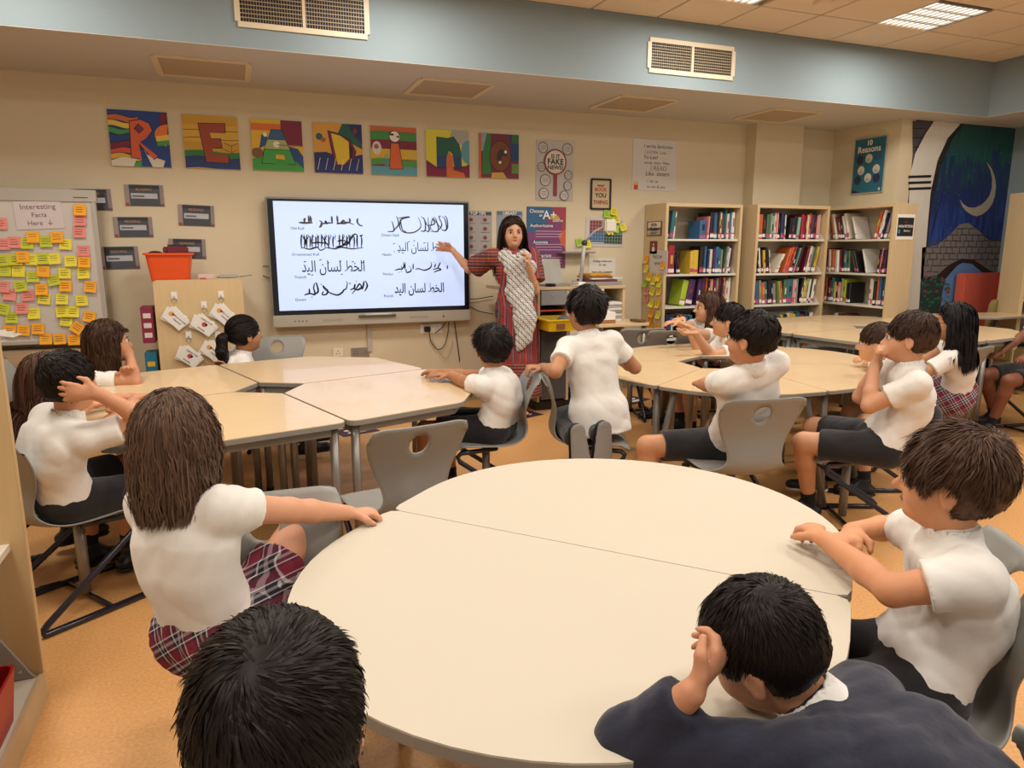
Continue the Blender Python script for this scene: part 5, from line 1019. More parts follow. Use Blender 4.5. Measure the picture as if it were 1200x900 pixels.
def tubes(name, P, R, flat=1.0):
    """P: (N,M,3) polylines, R: (N,M) radii -> one mesh of thin three-sided locks"""
    N, M, _ = P.shape; T = np.gradient(P, axis=1); T /= np.linalg.norm(T, axis=2, keepdims=True) + 1e-9
    rf = nz(V3(.3, .5, .8)); A = np.cross(T, rf); A /= np.linalg.norm(A, axis=2, keepdims=True) + 1e-9; B = np.cross(T, A)
    V = np.stack([P + R[..., None] * (A * math.cos(a) + B * math.sin(a)) for a in (0, 2 * PI / 3, 4 * PI / 3)], 2).reshape(-1, 3)
    base = (np.arange(N)[:, None] * M + np.arange(M - 1)[None]) * 3; q = []
    for k in range(3): k2 = (k + 1) % 3; q.append(np.stack([base + k, base + k2, base + 3 + k2, base + 3 + k], -1).reshape(-1, 4))
    return qmesh(name, V, np.concatenate(q))
def ribbons(name, P, W, Nn):
    N, M, _ = P.shape; T = np.gradient(P, axis=1); T /= np.linalg.norm(T, axis=2, keepdims=True) + 1e-9; Sd = np.cross(T, Nn); Sd /= np.linalg.norm(Sd, axis=2, keepdims=True) + 1e-9
    V = np.stack([P - Sd * W[..., None], P + Sd * W[..., None]], 2).reshape(-1, 3); base = (np.arange(N)[:, None] * M + np.arange(M - 1)[None]) * 2
    return qmesh(name, V, np.stack([base, base + 1, base + 3, base + 2], -1).reshape(-1, 4))
def ik(a, t, l1, l2, hint):
    a = np.array(a, float); t = np.array(t, float); d = t - a; L = min(np.linalg.norm(d), (l1 + l2) * .999); u = nz(d); t = a + u * L
    x = (l1 * l1 - l2 * l2 + L * L) / (2 * L); hgt = math.sqrt(max(l1 * l1 - x * x, 0)); hv = np.array(hint, float); hv = hv - u * (hv @ u); return a + u * x + nz(hv) * hgt, t
def hdg(deg, z=0): r = math.radians(deg); return nz(V3(math.cos(r), math.sin(r), z))
UP = V3(0, 0, 1)
SKIN = {}
def skin(hexc):
    if hexc not in SKIN:
        m = mat(hexc, .5, grain=.06, gscale=14, spec=.35, bump=.12, bscale=260); 
        _, _, b = nodes_of(m); b.inputs['Subsurface Weight'].default_value = .12; b.inputs['Subsurface Radius'].default_value = (.02, .008, .004); SKIN[hexc] = m
    return SKIN[hexc]
def cloth(hexc, **kw): return mat(hexc, .85, grain=.03, gscale=10, bump=.25, bscale=kw.pop('bs', 34), sheen=.2, **kw)
def tartan():
    m = bpy.data.materials.new('tartan'); m.use_nodes = True; nd, lk, b = nodes_of(m); tc = nd.new('ShaderNodeTexCoord'); mp = nd.new('ShaderNodeMapping'); mp.inputs['Rotation'].default_value = (.5, .35, .9); lk.new(tc.outputs['Object'], mp.inputs[0]); sp = nd.new('ShaderNodeSeparateXYZ'); lk.new(mp.outputs[0], sp.inputs[0])
    last = None
    def stripes(axis, per, stops):
        mo = nd.new('ShaderNodeMath'); mo.operation = 'MULTIPLY'; mo.inputs[1].default_value = 1 / per; lk.new(sp.outputs[axis], mo.inputs[0]); fr = nd.new('ShaderNodeMath'); fr.operation = 'FRACT'; lk.new(mo.outputs[0], fr.inputs[0]); cr = nd.new('ShaderNodeValToRGB'); cr.color_ramp.interpolation = 'CONSTANT'
        e = cr.color_ramp.elements; e[0].position = 0; e[0].color = lin(stops[0][1]); e[1].position = stops[1][0]; e[1].color = lin(stops[1][1])
        for ps, c in stops[2:]: x = e.new(ps); x.color = lin(c)
        lk.new(fr.outputs[0], cr.inputs[0]); return cr
    st = [(0, '7a1f36'), (.20, '1d1a26'), (.30, 'd9d2d6'), (.35, '1d1a26'), (.50, 'a49ca2'), (.62, '1d1a26'), (.76, 'dcd6d8'), (.81, '7a1f36')]
    a = stripes(0, .062, st); c = stripes(2, .062, st); mx = nd.new('ShaderNodeMix'); mx.data_type = 'RGBA'; mx.inputs[0].default_value = .5; lk.new(a.outputs[0], mx.inputs[6]); lk.new(c.outputs[0], mx.inputs[7]); lk.new(mx.outputs[2], b.inputs['Base Color']); b.inputs['Roughness'].default_value = .9; return m
M_POLO = cloth('e6e2da'); M_SHORT = cloth('17161a'); M_NAVYK = cloth('161a2e', bs=90); M_TART = tartan(); M_SOCK = mat('15141a', .9); M_SHOE = mat('141418', .45); M_SOLE = mat('cfc8bc', .6)
M_EYEW = mat('cfc6bc', .5, spec=.2); M_IRIS = mat('2a1a10', .2); M_LIP = mat('a85a52', .5); M_BROWH = mat('2a1c14', .8)
def hairmat(c, rough=.5):
    m = mat(c, rough, hair=True, grain=.0, spec=.22); return m
def hand(S_, w, d, n, sd, sc=1.0, curl=.35, spread=1.0, thumb=.9, kk=.006):
    """w wrist, d pointing direction, n palm normal (palm side), sd direction towards the thumb"""
    d = nz(d); n = nz(np.array(n) - d * (np.array(n) @ d)); t = np.cross(n, d); t = t if t @ np.array(sd) > 0 else -t
    S_.cone(w, w + d * .062 * sc, .022 * sc, .031 * sc, .012, flat=n, f=.5)
    tips = []
    for i, (o, L) in enumerate([(.026, .058), (.009, .066), (-.009, .061), (-.025, .048)]):
        b = w + d * .064 * sc + t * o * sc; dd = nz(d + t * (o * 5 * spread)); c = curl * (1 + .12 * i); p = b
        for j, (fr, r0, r1) in enumerate([(.42, .0092, .0084), (.32, .0084, .0076), (.26, .0076, .0062)]):
            a = c * (.55, 1.5, 2.2)[j]; dv = nz(dd * math.cos(a) + n * math.sin(a)); q = p + dv * L * fr * sc; S_.cone(p, q, r0 * sc, r1 * sc, kk); p = q
        tips.append(p)
    b = w + d * .018 * sc + t * .020 * sc; m1 = b + nz(d * .6 + t * .8 + n * .3) * .034 * sc; m2 = m1 + nz(d * 1.0 + t * (.8 - .6 * thumb) + n * .5 * thumb) * .030 * sc
    S_.cone(b, m1, .013 * sc, .0105 * sc, .010); S_.cone(m1, m2, .0105 * sc, .0075 * sc, kk); return tips
def head_sd(S_, c, f, l, u, sc, nose=1.0):
    R = np.stack([f, l, u]); E = lambda o, r, k=.02, sub=False: S_.ell(c + f * o[0] * sc + l * o[1] * sc + u * o[2] * sc, np.array(r) * sc, R, k * sc, sub=sub); Cn = lambda a, b, ra, rb, k=.01: S_.cone(c + (f * a[0] + l * a[1] + u * a[2]) * sc, c + (f * b[0] + l * b[1] + u * b[2]) * sc, ra * sc, rb * sc, k * sc)
    E((-.012, 0, .026), (.090, .072, .080)); E((.020, 0, -.028), (.066, .060, .070), .03); E((.040, 0, -.074), (.036, .036, .024), .03)
    for s_ in (-1, 1): E((.050, .034 * s_, -.034), (.026, .022, .026), .02); E((.094, .031 * s_, .004), (.020, .018, .013), .014, True)
    Cn((.078, 0, .014), (.080, 0, .004), .013, .012, .012); Cn((.082, 0, .0), (.098 + .004 * nose, 0, -.022), .0062, .0105, .010); E((.086, .0, -.028), (.014, .014, .007), .008)
    for s_ in (-1, 1): E((.082, .011 * s_, -.027), (.009, .007, .007), .006)
    E((.078, 0, -.047), (.0125, .022, .0062), .006); E((.075, 0, -.056), (.0125, .019, .0068), .006); E((.072, 0, -.076), (.016, .018, .013), .014)
    for s_ in (-1, 1):
        E((-.004, .074 * s_, -.014), (.018, .007, .028), .006); E((-.001, .080 * s_, -.012), (.010, .005, .018), .004, True); E((-.002, .0735 * s_, -.036), (.008, .006, .010), .005)
def face_parts(root, off, c, f, l, u, sc, brow='2a1c14', lip='98483f', iris='2a1a10', eyes=True):
    P = lambda a: c + (f * a[0] + l * a[1] + u * a[2]) * sc - off
    if not eyes: return
    for s_ in (-1, 1):
        e = MB(); e.ball(P((.0735, .030 * s_, .003)), .0112 * sc, 12, 8); eo = e.build('eye', M_EYEW, root); g = MB(); g.ball(P((.0792, .030 * s_, .0025)), (.0076 * sc,) * 3, 10, 6); g.build('iris', mat(iris, .5, spec=.1), eo)
        b = MB(); b.tube([P((.0815, .016 * s_, .020)), P((.0835, .030 * s_, .024)), P((.073, .046 * s_, .020))], [.0028 * sc, .0030 * sc, .0014 * sc], 6); b.build('eyebrow', mat(brow, .8), root)
        b = MB(); b.tube([P((.0825, .018 * s_, .009)), P((.087, .030 * s_, .012)), P((.078, .043 * s_, .007))], [.0012 * sc, .0016 * sc, .0010 * sc], 5); b.build('eyelash', mat('1a1210', .8), root)
    b = MB(); b.tube([P((.078, .021, -.051)), P((.0885, .010, -.0485)), P((.0905, 0, -.0495)), P((.0885, -.010, -.0485)), P((.078, -.021, -.051))], [.0016 * sc, .0036 * sc, .0034 * sc, .0036 * sc, .0016 * sc], 6)
    b.tube([P((.078, .019, -.053)), P((.087, .0, -.0575)), P((.078, -.019, -.053))], [.0016 * sc, .0046 * sc, .0016 * sc], 6); b.build('lips', mat(lip, .45), root)
def ear_ok(): pass
def hair_cap(c, f, l, u, sc, t=.012, nape=-.075, fringe=.035, sides=True, full=0):
    R = np.stack([f, l, u]); S_ = SD(); P = lambda a: c + (f * a[0] + l * a[1] + u * a[2]) * sc
    S_.ell(P((-.016, 0, .030)), (np.array((.092, .074, .084)) + t) * sc, R, .01)
    S_.ell(P((-.034, 0, -.012)), (np.array((.062, .062, .062)) + t * .8 + full) * sc, R, .03 * sc)
    S_.p[-1] = S_.p[-1][:8] + ([(P((0, 0, nape)), -u * 1.0 - f * .35)],) + (False,)
    S_.p[0] = S_.p[0][:8] + ([(P((0, 0, nape)), -u)],) + (False,)
    S_.ell(P((.120, 0, fringe - .085)), np.array((.098, .088, .085)) * sc, R, .012 * sc, sub=True)       # face opening
    for s_ in (-1, 1): S_.ell(P((.020, .085 * s_, -.040)), np.array((.050, .028, .048)) * sc, R, .012 * sc, sub=True); S_.ell(P((-.010, .088 * s_, -.030)), np.array((.020, .022, .030)) * sc, R, .008 * sc, sub=True)
    return S_
def make_hair(root, off, c, f, l, u, sc, style, col, h, n=900, seed=1, body=None, length=None, lab=None):
    rg = np.random.default_rng(seed); m = hairmat(col); R = np.stack([f, l, u])
    opt = dict(short=(.005, -.070, .052), bushy=(.009, -.072, .046), curly=(.014, -.082, .034), long=(.008, -.085, .078), pony=(.006, -.070, .055))[style]; n = int(n * 3.2)
    S_ = hair_cap(c, f, l, u, sc, opt[0], opt[1], opt[2], full=.012 if style in ('curly', 'long') else 0)
    V, Q = S_.mesh('cap', h, noise=.0018 if style in ('short', 'pony') else .004, nscale=1.6, seed=seed, ret=True)
    cen = c + (f * -.016 + u * .03) * sc
    ho = put('hair', qmesh('hair', V.copy(), Q), m, root, off); 
    if lab: ho['label'] = lab
    # locks rooted on the cap
    d = V - cen; loc = d @ R.T; fl_, ll_, ul_ = loc[:, 0] / sc, loc[:, 1] / sc, loc[:, 2] / sc
    nrm = d / np.linalg.norm(d, axis=1, keepdims=True); out = (loc / (np.array((.092, .074, .084)) * sc)); rr = np.linalg.norm(out, axis=1)
    earc = np.minimum(np.linalg.norm(V - (c + (l * .078 - u * .02) * sc), axis=1), np.linalg.norm(V - (c + (-l * .078 - u * .02) * sc), axis=1))
    ok = np.argwhere((rr > .95) & ((earc > .034 * sc) | (style == 'long')))[:, 0]; pick = rg.choice(ok, n)
    p = V[pick] + rg.normal(size=(n, 3)) * .002; nn = nrm[pick]
    crown = nz(-.55 * f + .12 * l + .8 * u)
    flow = nn - crown; flow = flow - nn * (flow * nn).sum(1)[:, None]; flow /= np.linalg.norm(flow, axis=1, keepdims=True) + 1e-6
    swirl = np.cross(nn, flow); near_ = np.exp(-((nn - crown) ** 2).sum(1) * 3)[:, None]; flow = flow + swirl * near_ * 1.0
    front = (nn @ f > .1)[:, None]; flow = np.where(front, flow + l * (.45 if style != 'curly' else 0) * sc, flow)
    M = 6 if style != 'long' else 16
    if style in ('short', 'bushy', 'curly'):
        L = dict(short=.026, bushy=.040, curly=.038)[style] * sc * rg.uniform(.6, 1.25, n) * np.clip(.45 + (ul_[pick] + .05) * 8, .35, 1.1); P_ = np.zeros((n, M, 3)); P_[:, 0] = p - nn * .003; clump = np.stack([np.sin(p @ (rg.normal(size=3) * 90) + rg.uniform(0, 6)) for _ in range(3)], 1)
        dv = flow + nn * (.14 if style == 'short' else .26) + clump * (.12 if style == 'short' else .22 if style == 'bushy' else .45) + rg.normal(size=(n, 3)) * (.07 if style == 'short' else .12 if style == 'bushy' else .25); dv /= np.linalg.norm(dv, axis=1, keepdims=True)
        ax = rg.normal(size=(n, 3))
        for i in range(1, M):
            P_[:, i] = P_[:, i - 1] + dv * (L / (M - 1))[:, None]
            q = P_[:, i] - cen; ql = q @ R.T / (np.array((.092, .074, .084)) * sc + opt[0] * sc); rr_ = np.linalg.norm(ql, axis=1); inn = rr_ < 1.01; P_[inn, i] = cen + q[inn] * (1.01 / rr_[inn])[:, None]
            dv = dv - nn * (.10 if style != 'curly' else .30) - UP * .06 + (np.cross(dv, ax) * .5 if style == 'curly' else 0); dv /= np.linalg.norm(dv, axis=1, keepdims=True)
        rad = (.0011 if n > 7000 else .0020) * (1.25 if style == 'curly' else 1) * sc * rg.uniform(.6, 1.4, (n, 1)) * np.array([1, 1.1, 1, .85, .6, .12])[None]
    elif style == 'pony':
        back = nz(-f + .25 * u); tie = c + (f * -.105 + u * .01) * sc; P_ = np.zeros((n, M, 3)); P_[:, 0] = p
        for i in range(1, M):
            P_[:, i] = P_[:, i - 1] * (1 - 1 / (M - i + 1.0)) + tie * (1 / (M - i + 1.0)) if i < M - 1 else P_[:, i - 1] * .5 + tie * .5; q = P_[:, i] - cen; ql = q @ R.T / (np.array((.092, .074, .084)) * sc + .010 * sc); rr_ = np.linalg.norm(ql, axis=1); inn = rr_ < 1.02; P_[inn, i] = cen + q[inn] * (1.02 / rr_[inn])[:, None]
        rad = .0016 * sc * np.ones((n, 1)) * np.array([.3, 1, 1, 1, 1, .6])[None]
    else:
        keep = rg.uniform(size=n) < 1; part = l * np.sign((nn @ l) + .001)[:, None]; L = (length or .30) * rg.uniform(.82, 1.08, n); P_ = np.zeros((n, M, 3)); P_[:, 0] = p
        dv = part * .55 * np.clip(1.1 + (nn @ f), .15, 1)[:, None] - f * .45; wf = np.clip((fl_[pick] - .01) / .05, 0, 1)[:, None]; dv = dv + part * 1.1 * wf - f * .5 * wf + UP * .1 * wf; dv = dv - nn * (dv * nn).sum(1)[:, None]; dv = dv + rg.normal(size=(n, 3)) * .08; wv = rg.uniform(0, 6, n); amp = rg.uniform(.0, .003, n)
        face = cen + (f * .10 - u * .06) * sc
        for i in range(1, M):
            dv = dv * .72 - UP * .42 ; dv /= np.linalg.norm(dv, axis=1, keepdims=True); q = P_[:, i - 1] + dv * (L / (M - 1))[:, None]
            if i > M * .45: q = q + (np.cross(dv, f)) * (np.sin(wv + i * .9) * amp)[:, None]
            e = q - cen; el = e @ R.T / (np.array((.092, .074, .084)) * sc + .011 * sc * rg.uniform(.6, 1.3, (n, 1))); rr_ = np.linalg.norm(el, axis=1); inn = rr_ < 1.0; q[inn] = cen + e[inn] / rr_[inn][:, None]
            if body is not None:
                for _ in range(2):
                    F0 = body.at(q); bad = F0 < .005
                    if bad.any():
                        G = np.stack([body.at(q[bad] + .004 * np.eye(3)[k]) - F0[bad] for k in range(3)], 1); G /= np.linalg.norm(G, axis=1, keepdims=True) + 1e-9; q[bad] += G * (.005 - F0[bad])[:, None]
            fr = (q - c) @ f; lr = (q - c) @ l; ux = (q - c) @ u; cov = (fr > .03 * sc) & (ux < .05 * sc); q[cov] -= f * ((fr[cov] - .03 * sc) * .8)[:, None]
            dn = q - P_[:, i - 1]; dv = dn / (np.linalg.norm(dn, axis=1, keepdims=True) + 1e-9); P_[:, i] = q
        rad = (.0014 if n > 5000 else .0028) * sc * rg.uniform(.6, 1.3, (n, 1)) * (np.concatenate([[.6], np.ones(M - 4), [.85, .6, .2]]))[None]
    ctr = cen[None, None] * np.array([1, 1, 0]) + np.concatenate([np.zeros(P_.shape[:2] + (2,)), np.minimum(P_[..., 2:], cen[2])], 2); Nn = P_ - ctr; Nn /= np.linalg.norm(Nn, axis=2, keepdims=True) + 1e-9; Nn = Nn + rg.normal(size=(n, 1, 3)) * .35
    put('hair_lock', ribbons('hair_lock', P_, rad, Nn), m, ho, off, kind='stuff'); return ho
def shoe(root, off, a, d, sc=1.0, kind='shoe', mcol=None):
    """a ankle point, d foot direction"""
    S_ = SD(); d = nz(V3(d[0], d[1], 0) if abs(d[2]) < .5 else d); s_ = nz(np.cross(UP, d)) if abs(d[2]) < .9 else V3(1, 0, 0); upv = nz(np.cross(d, s_)); upv = upv if upv @ UP > -.2 else -upv
    b = a - UP * .045 if abs(d[2]) < .5 else a
    S_.cone(b - d * .03, b + d * .13, .036, .034, .02, flat=upv, f=.8); S_.cone(a + UP * .012 if abs(d[2]) < .5 else a, b + d * .05, .036, .034, .03)
    o = put('shoe', S_.mesh('shoe', .008), mcol or M_SHOE, root, off)
    q = SD(); q.cone(b - d * .03 - upv * .024, b + d * .13 - upv * .024, .037, .035, .01, flat=upv, f=.35); put('sole', q.mesh('sole', .008), M_SOLE if kind == 'trainer' else M_BLACK, o, off); return o
PEOPLE = []
def person(label, head, hip, face, pitch=0, roll=0, chest=90, up_hint=None, thigh=(None, None), knees=None, ankles=None, L=None, R=None, hair=('short', '1c1512'), hn=800, sk='c98f6c', top='polo', bottom='shorts', h=.0075, sc=1.0, seed=1, length=None, group='seated pupils', eyes=True, hairlab=None, slouch=.03, kneel=False, legs=True, shoes='shoe', sleeve=.58):
    hc = np.array(head, float); hp = np.array(hip, float); f = hdg(face); f = nz(f - UP * math.tan(math.radians(pitch))); l = nz(np.cross(UP, f)); u = nz(np.cross(f, l)); r_ = math.radians(roll); l, u = l * math.cos(r_) + u * math.sin(r_), u * math.cos(r_) - l * math.sin(r_)
    cf = hdg(chest); cl = nz(np.cross(UP, cf)); off = V3(hp[0], hp[1], 0); root = thing('person', label, 'person', tuple(off), 0, group)
    spine = nz(hc - hp); nb = hc - u * .075 * sc - spine * .045 * sc - f * .018 * sc; ax = nz(nb - hp); cf = nz(cf - ax * (cf @ ax)); cl = nz(np.cross(ax, cf)); mid = (hp + nb) / 2 - cf * slouch; ch = hp * .32 + nb * .68 - cf * slouch * .7
    B = SD(); 
    pelvis = (hp - cl * .045 * sc, hp + cl * .045 * sc)
    B.cone(pelvis[0], pelvis[1], .085 * sc, .085 * sc, .03); up_ = nb - ax * .075 * sc - cf * slouch * .3
    tors = lambda Q, g, f_: [[Q.cone(a + cl * s_ * wa * sc, b + cl * s_ * wb * sc, ra * sc + g, rb * sc + g, .025, flat=cf, f=f_) for a, b, wa, wb, ra, rb in ((hp, mid, .042, .036, .080, .076), (mid, ch, .036, .044, .076, .078), (ch, up_, .044, .050, .078, .056))] for s_ in (1, -1)]
    tors(B, -.006, .84)
    sh = [nb + cl * s_ * .118 * sc - ax * .045 * sc for s_ in (1, -1)]   # left, right
    B.cone(sh[0], sh[1], .043 * sc, .043 * sc, .03)
    B.chain([nb - ax * .03 * sc, nb + (hc - nb) * .35, hc - u * .04 * sc - f * .02 * sc], [.046 * sc, .038 * sc, .042 * sc], .018)
    C = SD() if top else None
    if top:
        g = .010 if top == 'polo' else .015
        C.cone(pelvis[0] - ax * .0, pelvis[1], .088 * sc + g, .088 * sc + g, .03, flat=cf, f=.86); nC = len(C.p); tors(C, g, .92)
        for q_ in range(nC, len(C.p)): C.p[q_] = C.p[q_][:8] + ([(hp - ax * (.055 if not kneel else .13) * sc, -ax)],) + (False,)
        C.cone(sh[0], sh[1], .042 * sc + g, .042 * sc + g, .03)
        C.cone(nb - ax * .05 * sc, nb - ax * .005 * sc, .072 * sc, .052 * sc, .02)
        C.p[0] = C.p[0][:8] + ([(hp - ax * (.055 if not kneel else .12) * sc, -ax)],) + (False,)
        if kneel: C.cone(hp - ax * .14 - cl * .05, hp - cl * .05, .108 * sc, .102 * sc, .03, clip=[(hp - ax * .12, -ax)]); C.cone(hp - ax * .14 + cl * .05, hp + cl * .05, .108 * sc, .102 * sc, .03, clip=[(hp - ax * .12, -ax)])
    wr = []
    for i, spec in enumerate((L, R)):
        sg = 1 if i == 0 else -1
        if spec is None: spec = dict(w=hp + cf * .22 + cl * sg * .10 + UP * .03, e=cl * sg - UP, d=cf - UP * .3, n=-UP)
        el, w = ik(sh[i], spec['w'], .205 * sc, .185 * sc, spec.get('e', -UP)) if 'el' not in spec else (np.array(spec['el'], float), np.array(spec['w'], float)); d = nz(spec.get('d', w - el)); n = spec.get('n', -UP); wr.append((el, w))
        B.cone(sh[i], el, .040 * sc, .033 * sc, .02); B.chain([el, el + (w - el) * .35, w], [.032 * sc, .031 * sc, .0215 * sc], .012); hand(B, w + nz(w - el) * .004, d, n, spec.get('t', UP), sc * .94, spec.get('curl', .35), thumb=spec.get('thumb', .9))
        if top:
            e0 = sh[i] + (el - sh[i]) * (sleeve if top == 'polo' else 1.0)
            if top == 'polo': C.cone(sh[i], e0 + (el - sh[i]) * .12, (.048 if not g > .012 else .052) * sc, .053 * sc, .030, clip=[(e0, el - sh[i])])
            else: C.cone(sh[i], el, .058 * sc, .052 * sc, .03); we = el + (w - el) * .86; C.cone(el, we + (w - el) * .1, .050 * sc, .036 * sc, .02, clip=[(we, w - el)])
    head_sd(B, hc, f, l, u, sc)
    # legs
    hj = [hp + cl * s_ * .068 * sc - ax * .01 for s_ in (1, -1)]; kn = []; an = []
    for i in range(2):
        sg = 1 if i == 0 else -1; k_ = None if knees is None else knees[i]
        kd = nz(cf * V3(1, 1, 0) + cl * sg * .15); k_ = hj[i] + kd * .33 * sc - UP * .02 if k_ is None else np.array(k_, float); k_ = hj[i] + nz(k_ - hj[i]) * .34 * sc; kn.append(k_)
        a_ = None if ankles is None else ankles[i]; a_ = k_ + V3(0, 0, -(k_[2] - .075)) - kd * .03 if a_ is None else np.array(a_, float); an.append(a_ if kneel else k_ + nz(a_ - k_) * min(.36 * sc, np.linalg.norm(a_ - k_)))
        if legs: B.cone(hj[i], k_, .070 * sc, .050 * sc, .02); B.chain([k_, k_ + (an[i] - k_) * .3, an[i]], [.047 * sc, .046 * sc, .028 * sc], .015)
    body = B.mesh('body', h); put('body', body, skin(sk), root, off)
    if top:
        if top == 'polo':
            m_ = C.mesh('polo_shirt', h, noise=.0026, nscale=.9, seed=seed, cut=[(hp - ax * (.048 if not kneel else .112) * sc, -ax)]); o = put('polo_shirt', m_, M_POLO, root, off)
            K = SD(); cu = nz(hc - nb); K.cone(nb - ax * .012, nb + cu * .034 * sc, .058 * sc, .050 * sc, .01, clip=[(nb + cu * .026 * sc, cu)]); K.cone(nb - ax * .012, nb + cu * .06 * sc, .050 * sc, .043 * sc, .003, sub=True); put('collar', K.mesh('collar', min(h, .006)), M_POLO, o, off)
        else:
            m_ = C.mesh('jumper', h, noise=.004, nscale=.9, seed=seed, cut=[(hp - ax * .048 * sc, -ax)]); o = put('jumper', m_, M_NAVYK, root, off); K = SD(); cu = nz(hc - nb); K.cone(nb - ax * .01, nb + cu * .045 * sc, .062 * sc, .051 * sc, .01, clip=[(nb + cu * .034 * sc, cu)]); K.cone(nb, nb + cu * .07 * sc, .050 * sc, .045 * sc, .003, sub=True); put('collar', K.mesh('collar', h), M_POLO, root, off, label='white shirt collar')
    if bottom in ('shorts', 'trousers') and legs:
        T = SD(); T.cone(pelvis[0], pelvis[1], .094 * sc, .094 * sc, .03)
        for i in range(2):
            e = hj[i] + (kn[i] - hj[i]) * .80; T.cone(hj[i], e + (kn[i] - hj[i]) * .1, .079 * sc, .068 * sc, .025, clip=[(e, kn[i] - hj[i])] if bottom == 'shorts' else None)
            if bottom == 'trousers': T.cone(e, kn[i], .068, .060, .02); T.cone(kn[i], an[i], .058, .044, .02)
        put(bottom, T.mesh(bottom, h, noise=.0018, nscale=.9, seed=seed + 3), M_SHORT, root, off)
    if bottom == 'skirt' and legs:
        T = SD(); T.cone(pelvis[0], pelvis[1], .108 * sc, .108 * sc, .03)
        for i in range(2): e = hj[i] + (kn[i] - hj[i]) * .66; T.cone(hj[i], e + (kn[i] - hj[i]) * .12, .086 * sc, .076 * sc, .05, clip=[(e, kn[i] - hj[i])])
        put('skirt', T.mesh('skirt', h, noise=.006, nscale=1.3, seed=seed + 3), M_TART, root, off)
    if legs:
        for i in range(2):
            S2 = SD(); dd = an[i] - kn[i]; s0 = an[i] - dd * .22; S2.cone(s0, an[i], .036 * sc, .031 * sc, .01, clip=[(s0, -dd)]); put('sock', S2.mesh('sock', .008), M_SOCK, root, off)
            if kneel:
                q0 = an[i] + V3(0, -.035, .045); q1 = q0 + V3(.012 if i == 0 else -.018, -.02, -.165); S3 = SD(); S3.cone(q0, q1, .040, .052, .02, flat=V3(0, 1, 0), f=.6); so_ = put('shoe', S3.mesh('shoe', .007), M_SHOE, root, off); S3 = SD(); S3.cone(q0 + V3(0, -.026, 0), q1 + V3(0, -.028, 0), .043, .056, .01, flat=V3(0, 1, 0), f=.22); put('sole', S3.mesh('sole', .007), mat('87827a', .8, bump=.5, bscale=60, stretch=(.4, 1, 3)), so_, off, label='grey ribbed sole'); continue
            fd = hdg(chest) if not kneel else nz(-dd * 0 + V3(0, 0, -1)); shoe(root, off, an[i], (fd if not kneel else nz(V3(0, 0, -1) + dd * .2)), sc, shoes)
    face_parts(root, off, hc, f, l, u, sc, brow=hair[1], eyes=eyes)
    st, col = hair; bb = None
    if st == 'long': bb = SD(); bb.p = [p for p in C.p][:9]
    make_hair(root, off, hc, f, l, u, sc, st, col, min(h, .007), hn, seed, bb, length, hairlab)
    PEOPLE.append((label, proj(hc), proj(hp), proj(sh[0]), proj(sh[1]), [proj(w) for e, w in wr], [proj(e) for e, w in wr], [proj(k) for k in kn], [proj(a) for a in an]))
    return root, dict(hc=hc, f=f, l=l, u=u, off=off, sh=sh, wr=wr, kn=kn, an=an, nb=nb, cl=cl, cf=cf, ax=ax)
# ================= PEOPLE =================
A3 = lambda v: np.array(v, float)
def H(px, py, t): return A3(atd(px, py, t))
# girl with long brown hair, front left
hc = H(207, 514, 1.63)
person('girl with long brown hair in tartan skirt reaching an arm to the front table', hc, A3(atz(252, 738, .47)), 74, chest=46, hair=('long', '5e4636'), hn=3600, length=.125, h=.0052, bottom='skirt', seed=11, sc=.96,
       L=dict(w=hc + hdg(72) * .10 - UP * .10 + hdg(-18) * .015, e=hdg(10) - UP, d=UP + hdg(200) * .4, n=hdg(250)), R=dict(w=A3(atz(408, 601, .675)), el=H(338, 598, 1.76), d=hdg(15, -.2), n=-UP, curl=.75, t=hdg(-60)),
       knees=[A3(atz(262, 640, .50)), A3(atz(338, 640, .60))], ankles=[A3((.0, 2.1, .10)), A3(atz(345, 632, .60)) + V3(.05, .02, -.36)], sk='d39a78', sleeve=.45)
# boy nearest the camera
person('dark haired boy nearest the camera, only the back of his head showing', H(328, 846, .73), V3(.02, .46, .46), 82, chest=70, pitch=0, hair=('short', '1a120d'), hn=4200, h=.0055, seed=2, sc=1.05, L=dict(w=V3(.05, .82, .45), e=-UP), R=dict(w=V3(.2, .75, .45), e=-UP))
# boy in navy jumper
hc = H(892, 758, 1.13)
person('boy in navy jumper leaning on the front table with a hand at his ear', hc, V3(.93, .44, .46), 118, pitch=28, roll=-14, chest=115, hair=('short', '1a120d'), hn=3600, h=.0055, top='jumper', seed=5, sc=.98,
       L=dict(w=H(810, 812, 1.05), el=H(738, 872, 1.10), d=hdg(20) + UP * .5, n=hdg(110) + UP * .3, curl=.9, t=UP), R=dict(w=hc + hdg(118) * .04 - UP * .155, e=hdg(28) - UP, d=hdg(170), n=-UP, curl=1.0), slouch=.05, knees=[V3(.72, .70, .46), V3(.88, .74, .46)])
# boy right with folded arms
hc = H(1114, 563, 1.50)
person('brown haired boy in white polo with arms folded on the front table', hc, A3((1.34, 1.01, .46)), 122, pitch=3, chest=150, hair=('bushy', '4a3222'), hn=3600, h=.0052, seed=7, sc=1.0,
       L=dict(w=A3(atz(966, 632, .69)), el=A3(atz(1046, 692, .69)), d=hdg(70), n=-UP, curl=.7, t=hdg(130)), R=dict(w=A3(atz(1000, 622, .70)), e=hdg(50) * 1.0 - UP * .3, d=hdg(215), n=-UP, curl=1.0, t=hdg(300)), slouch=.05, sk='cf9168')
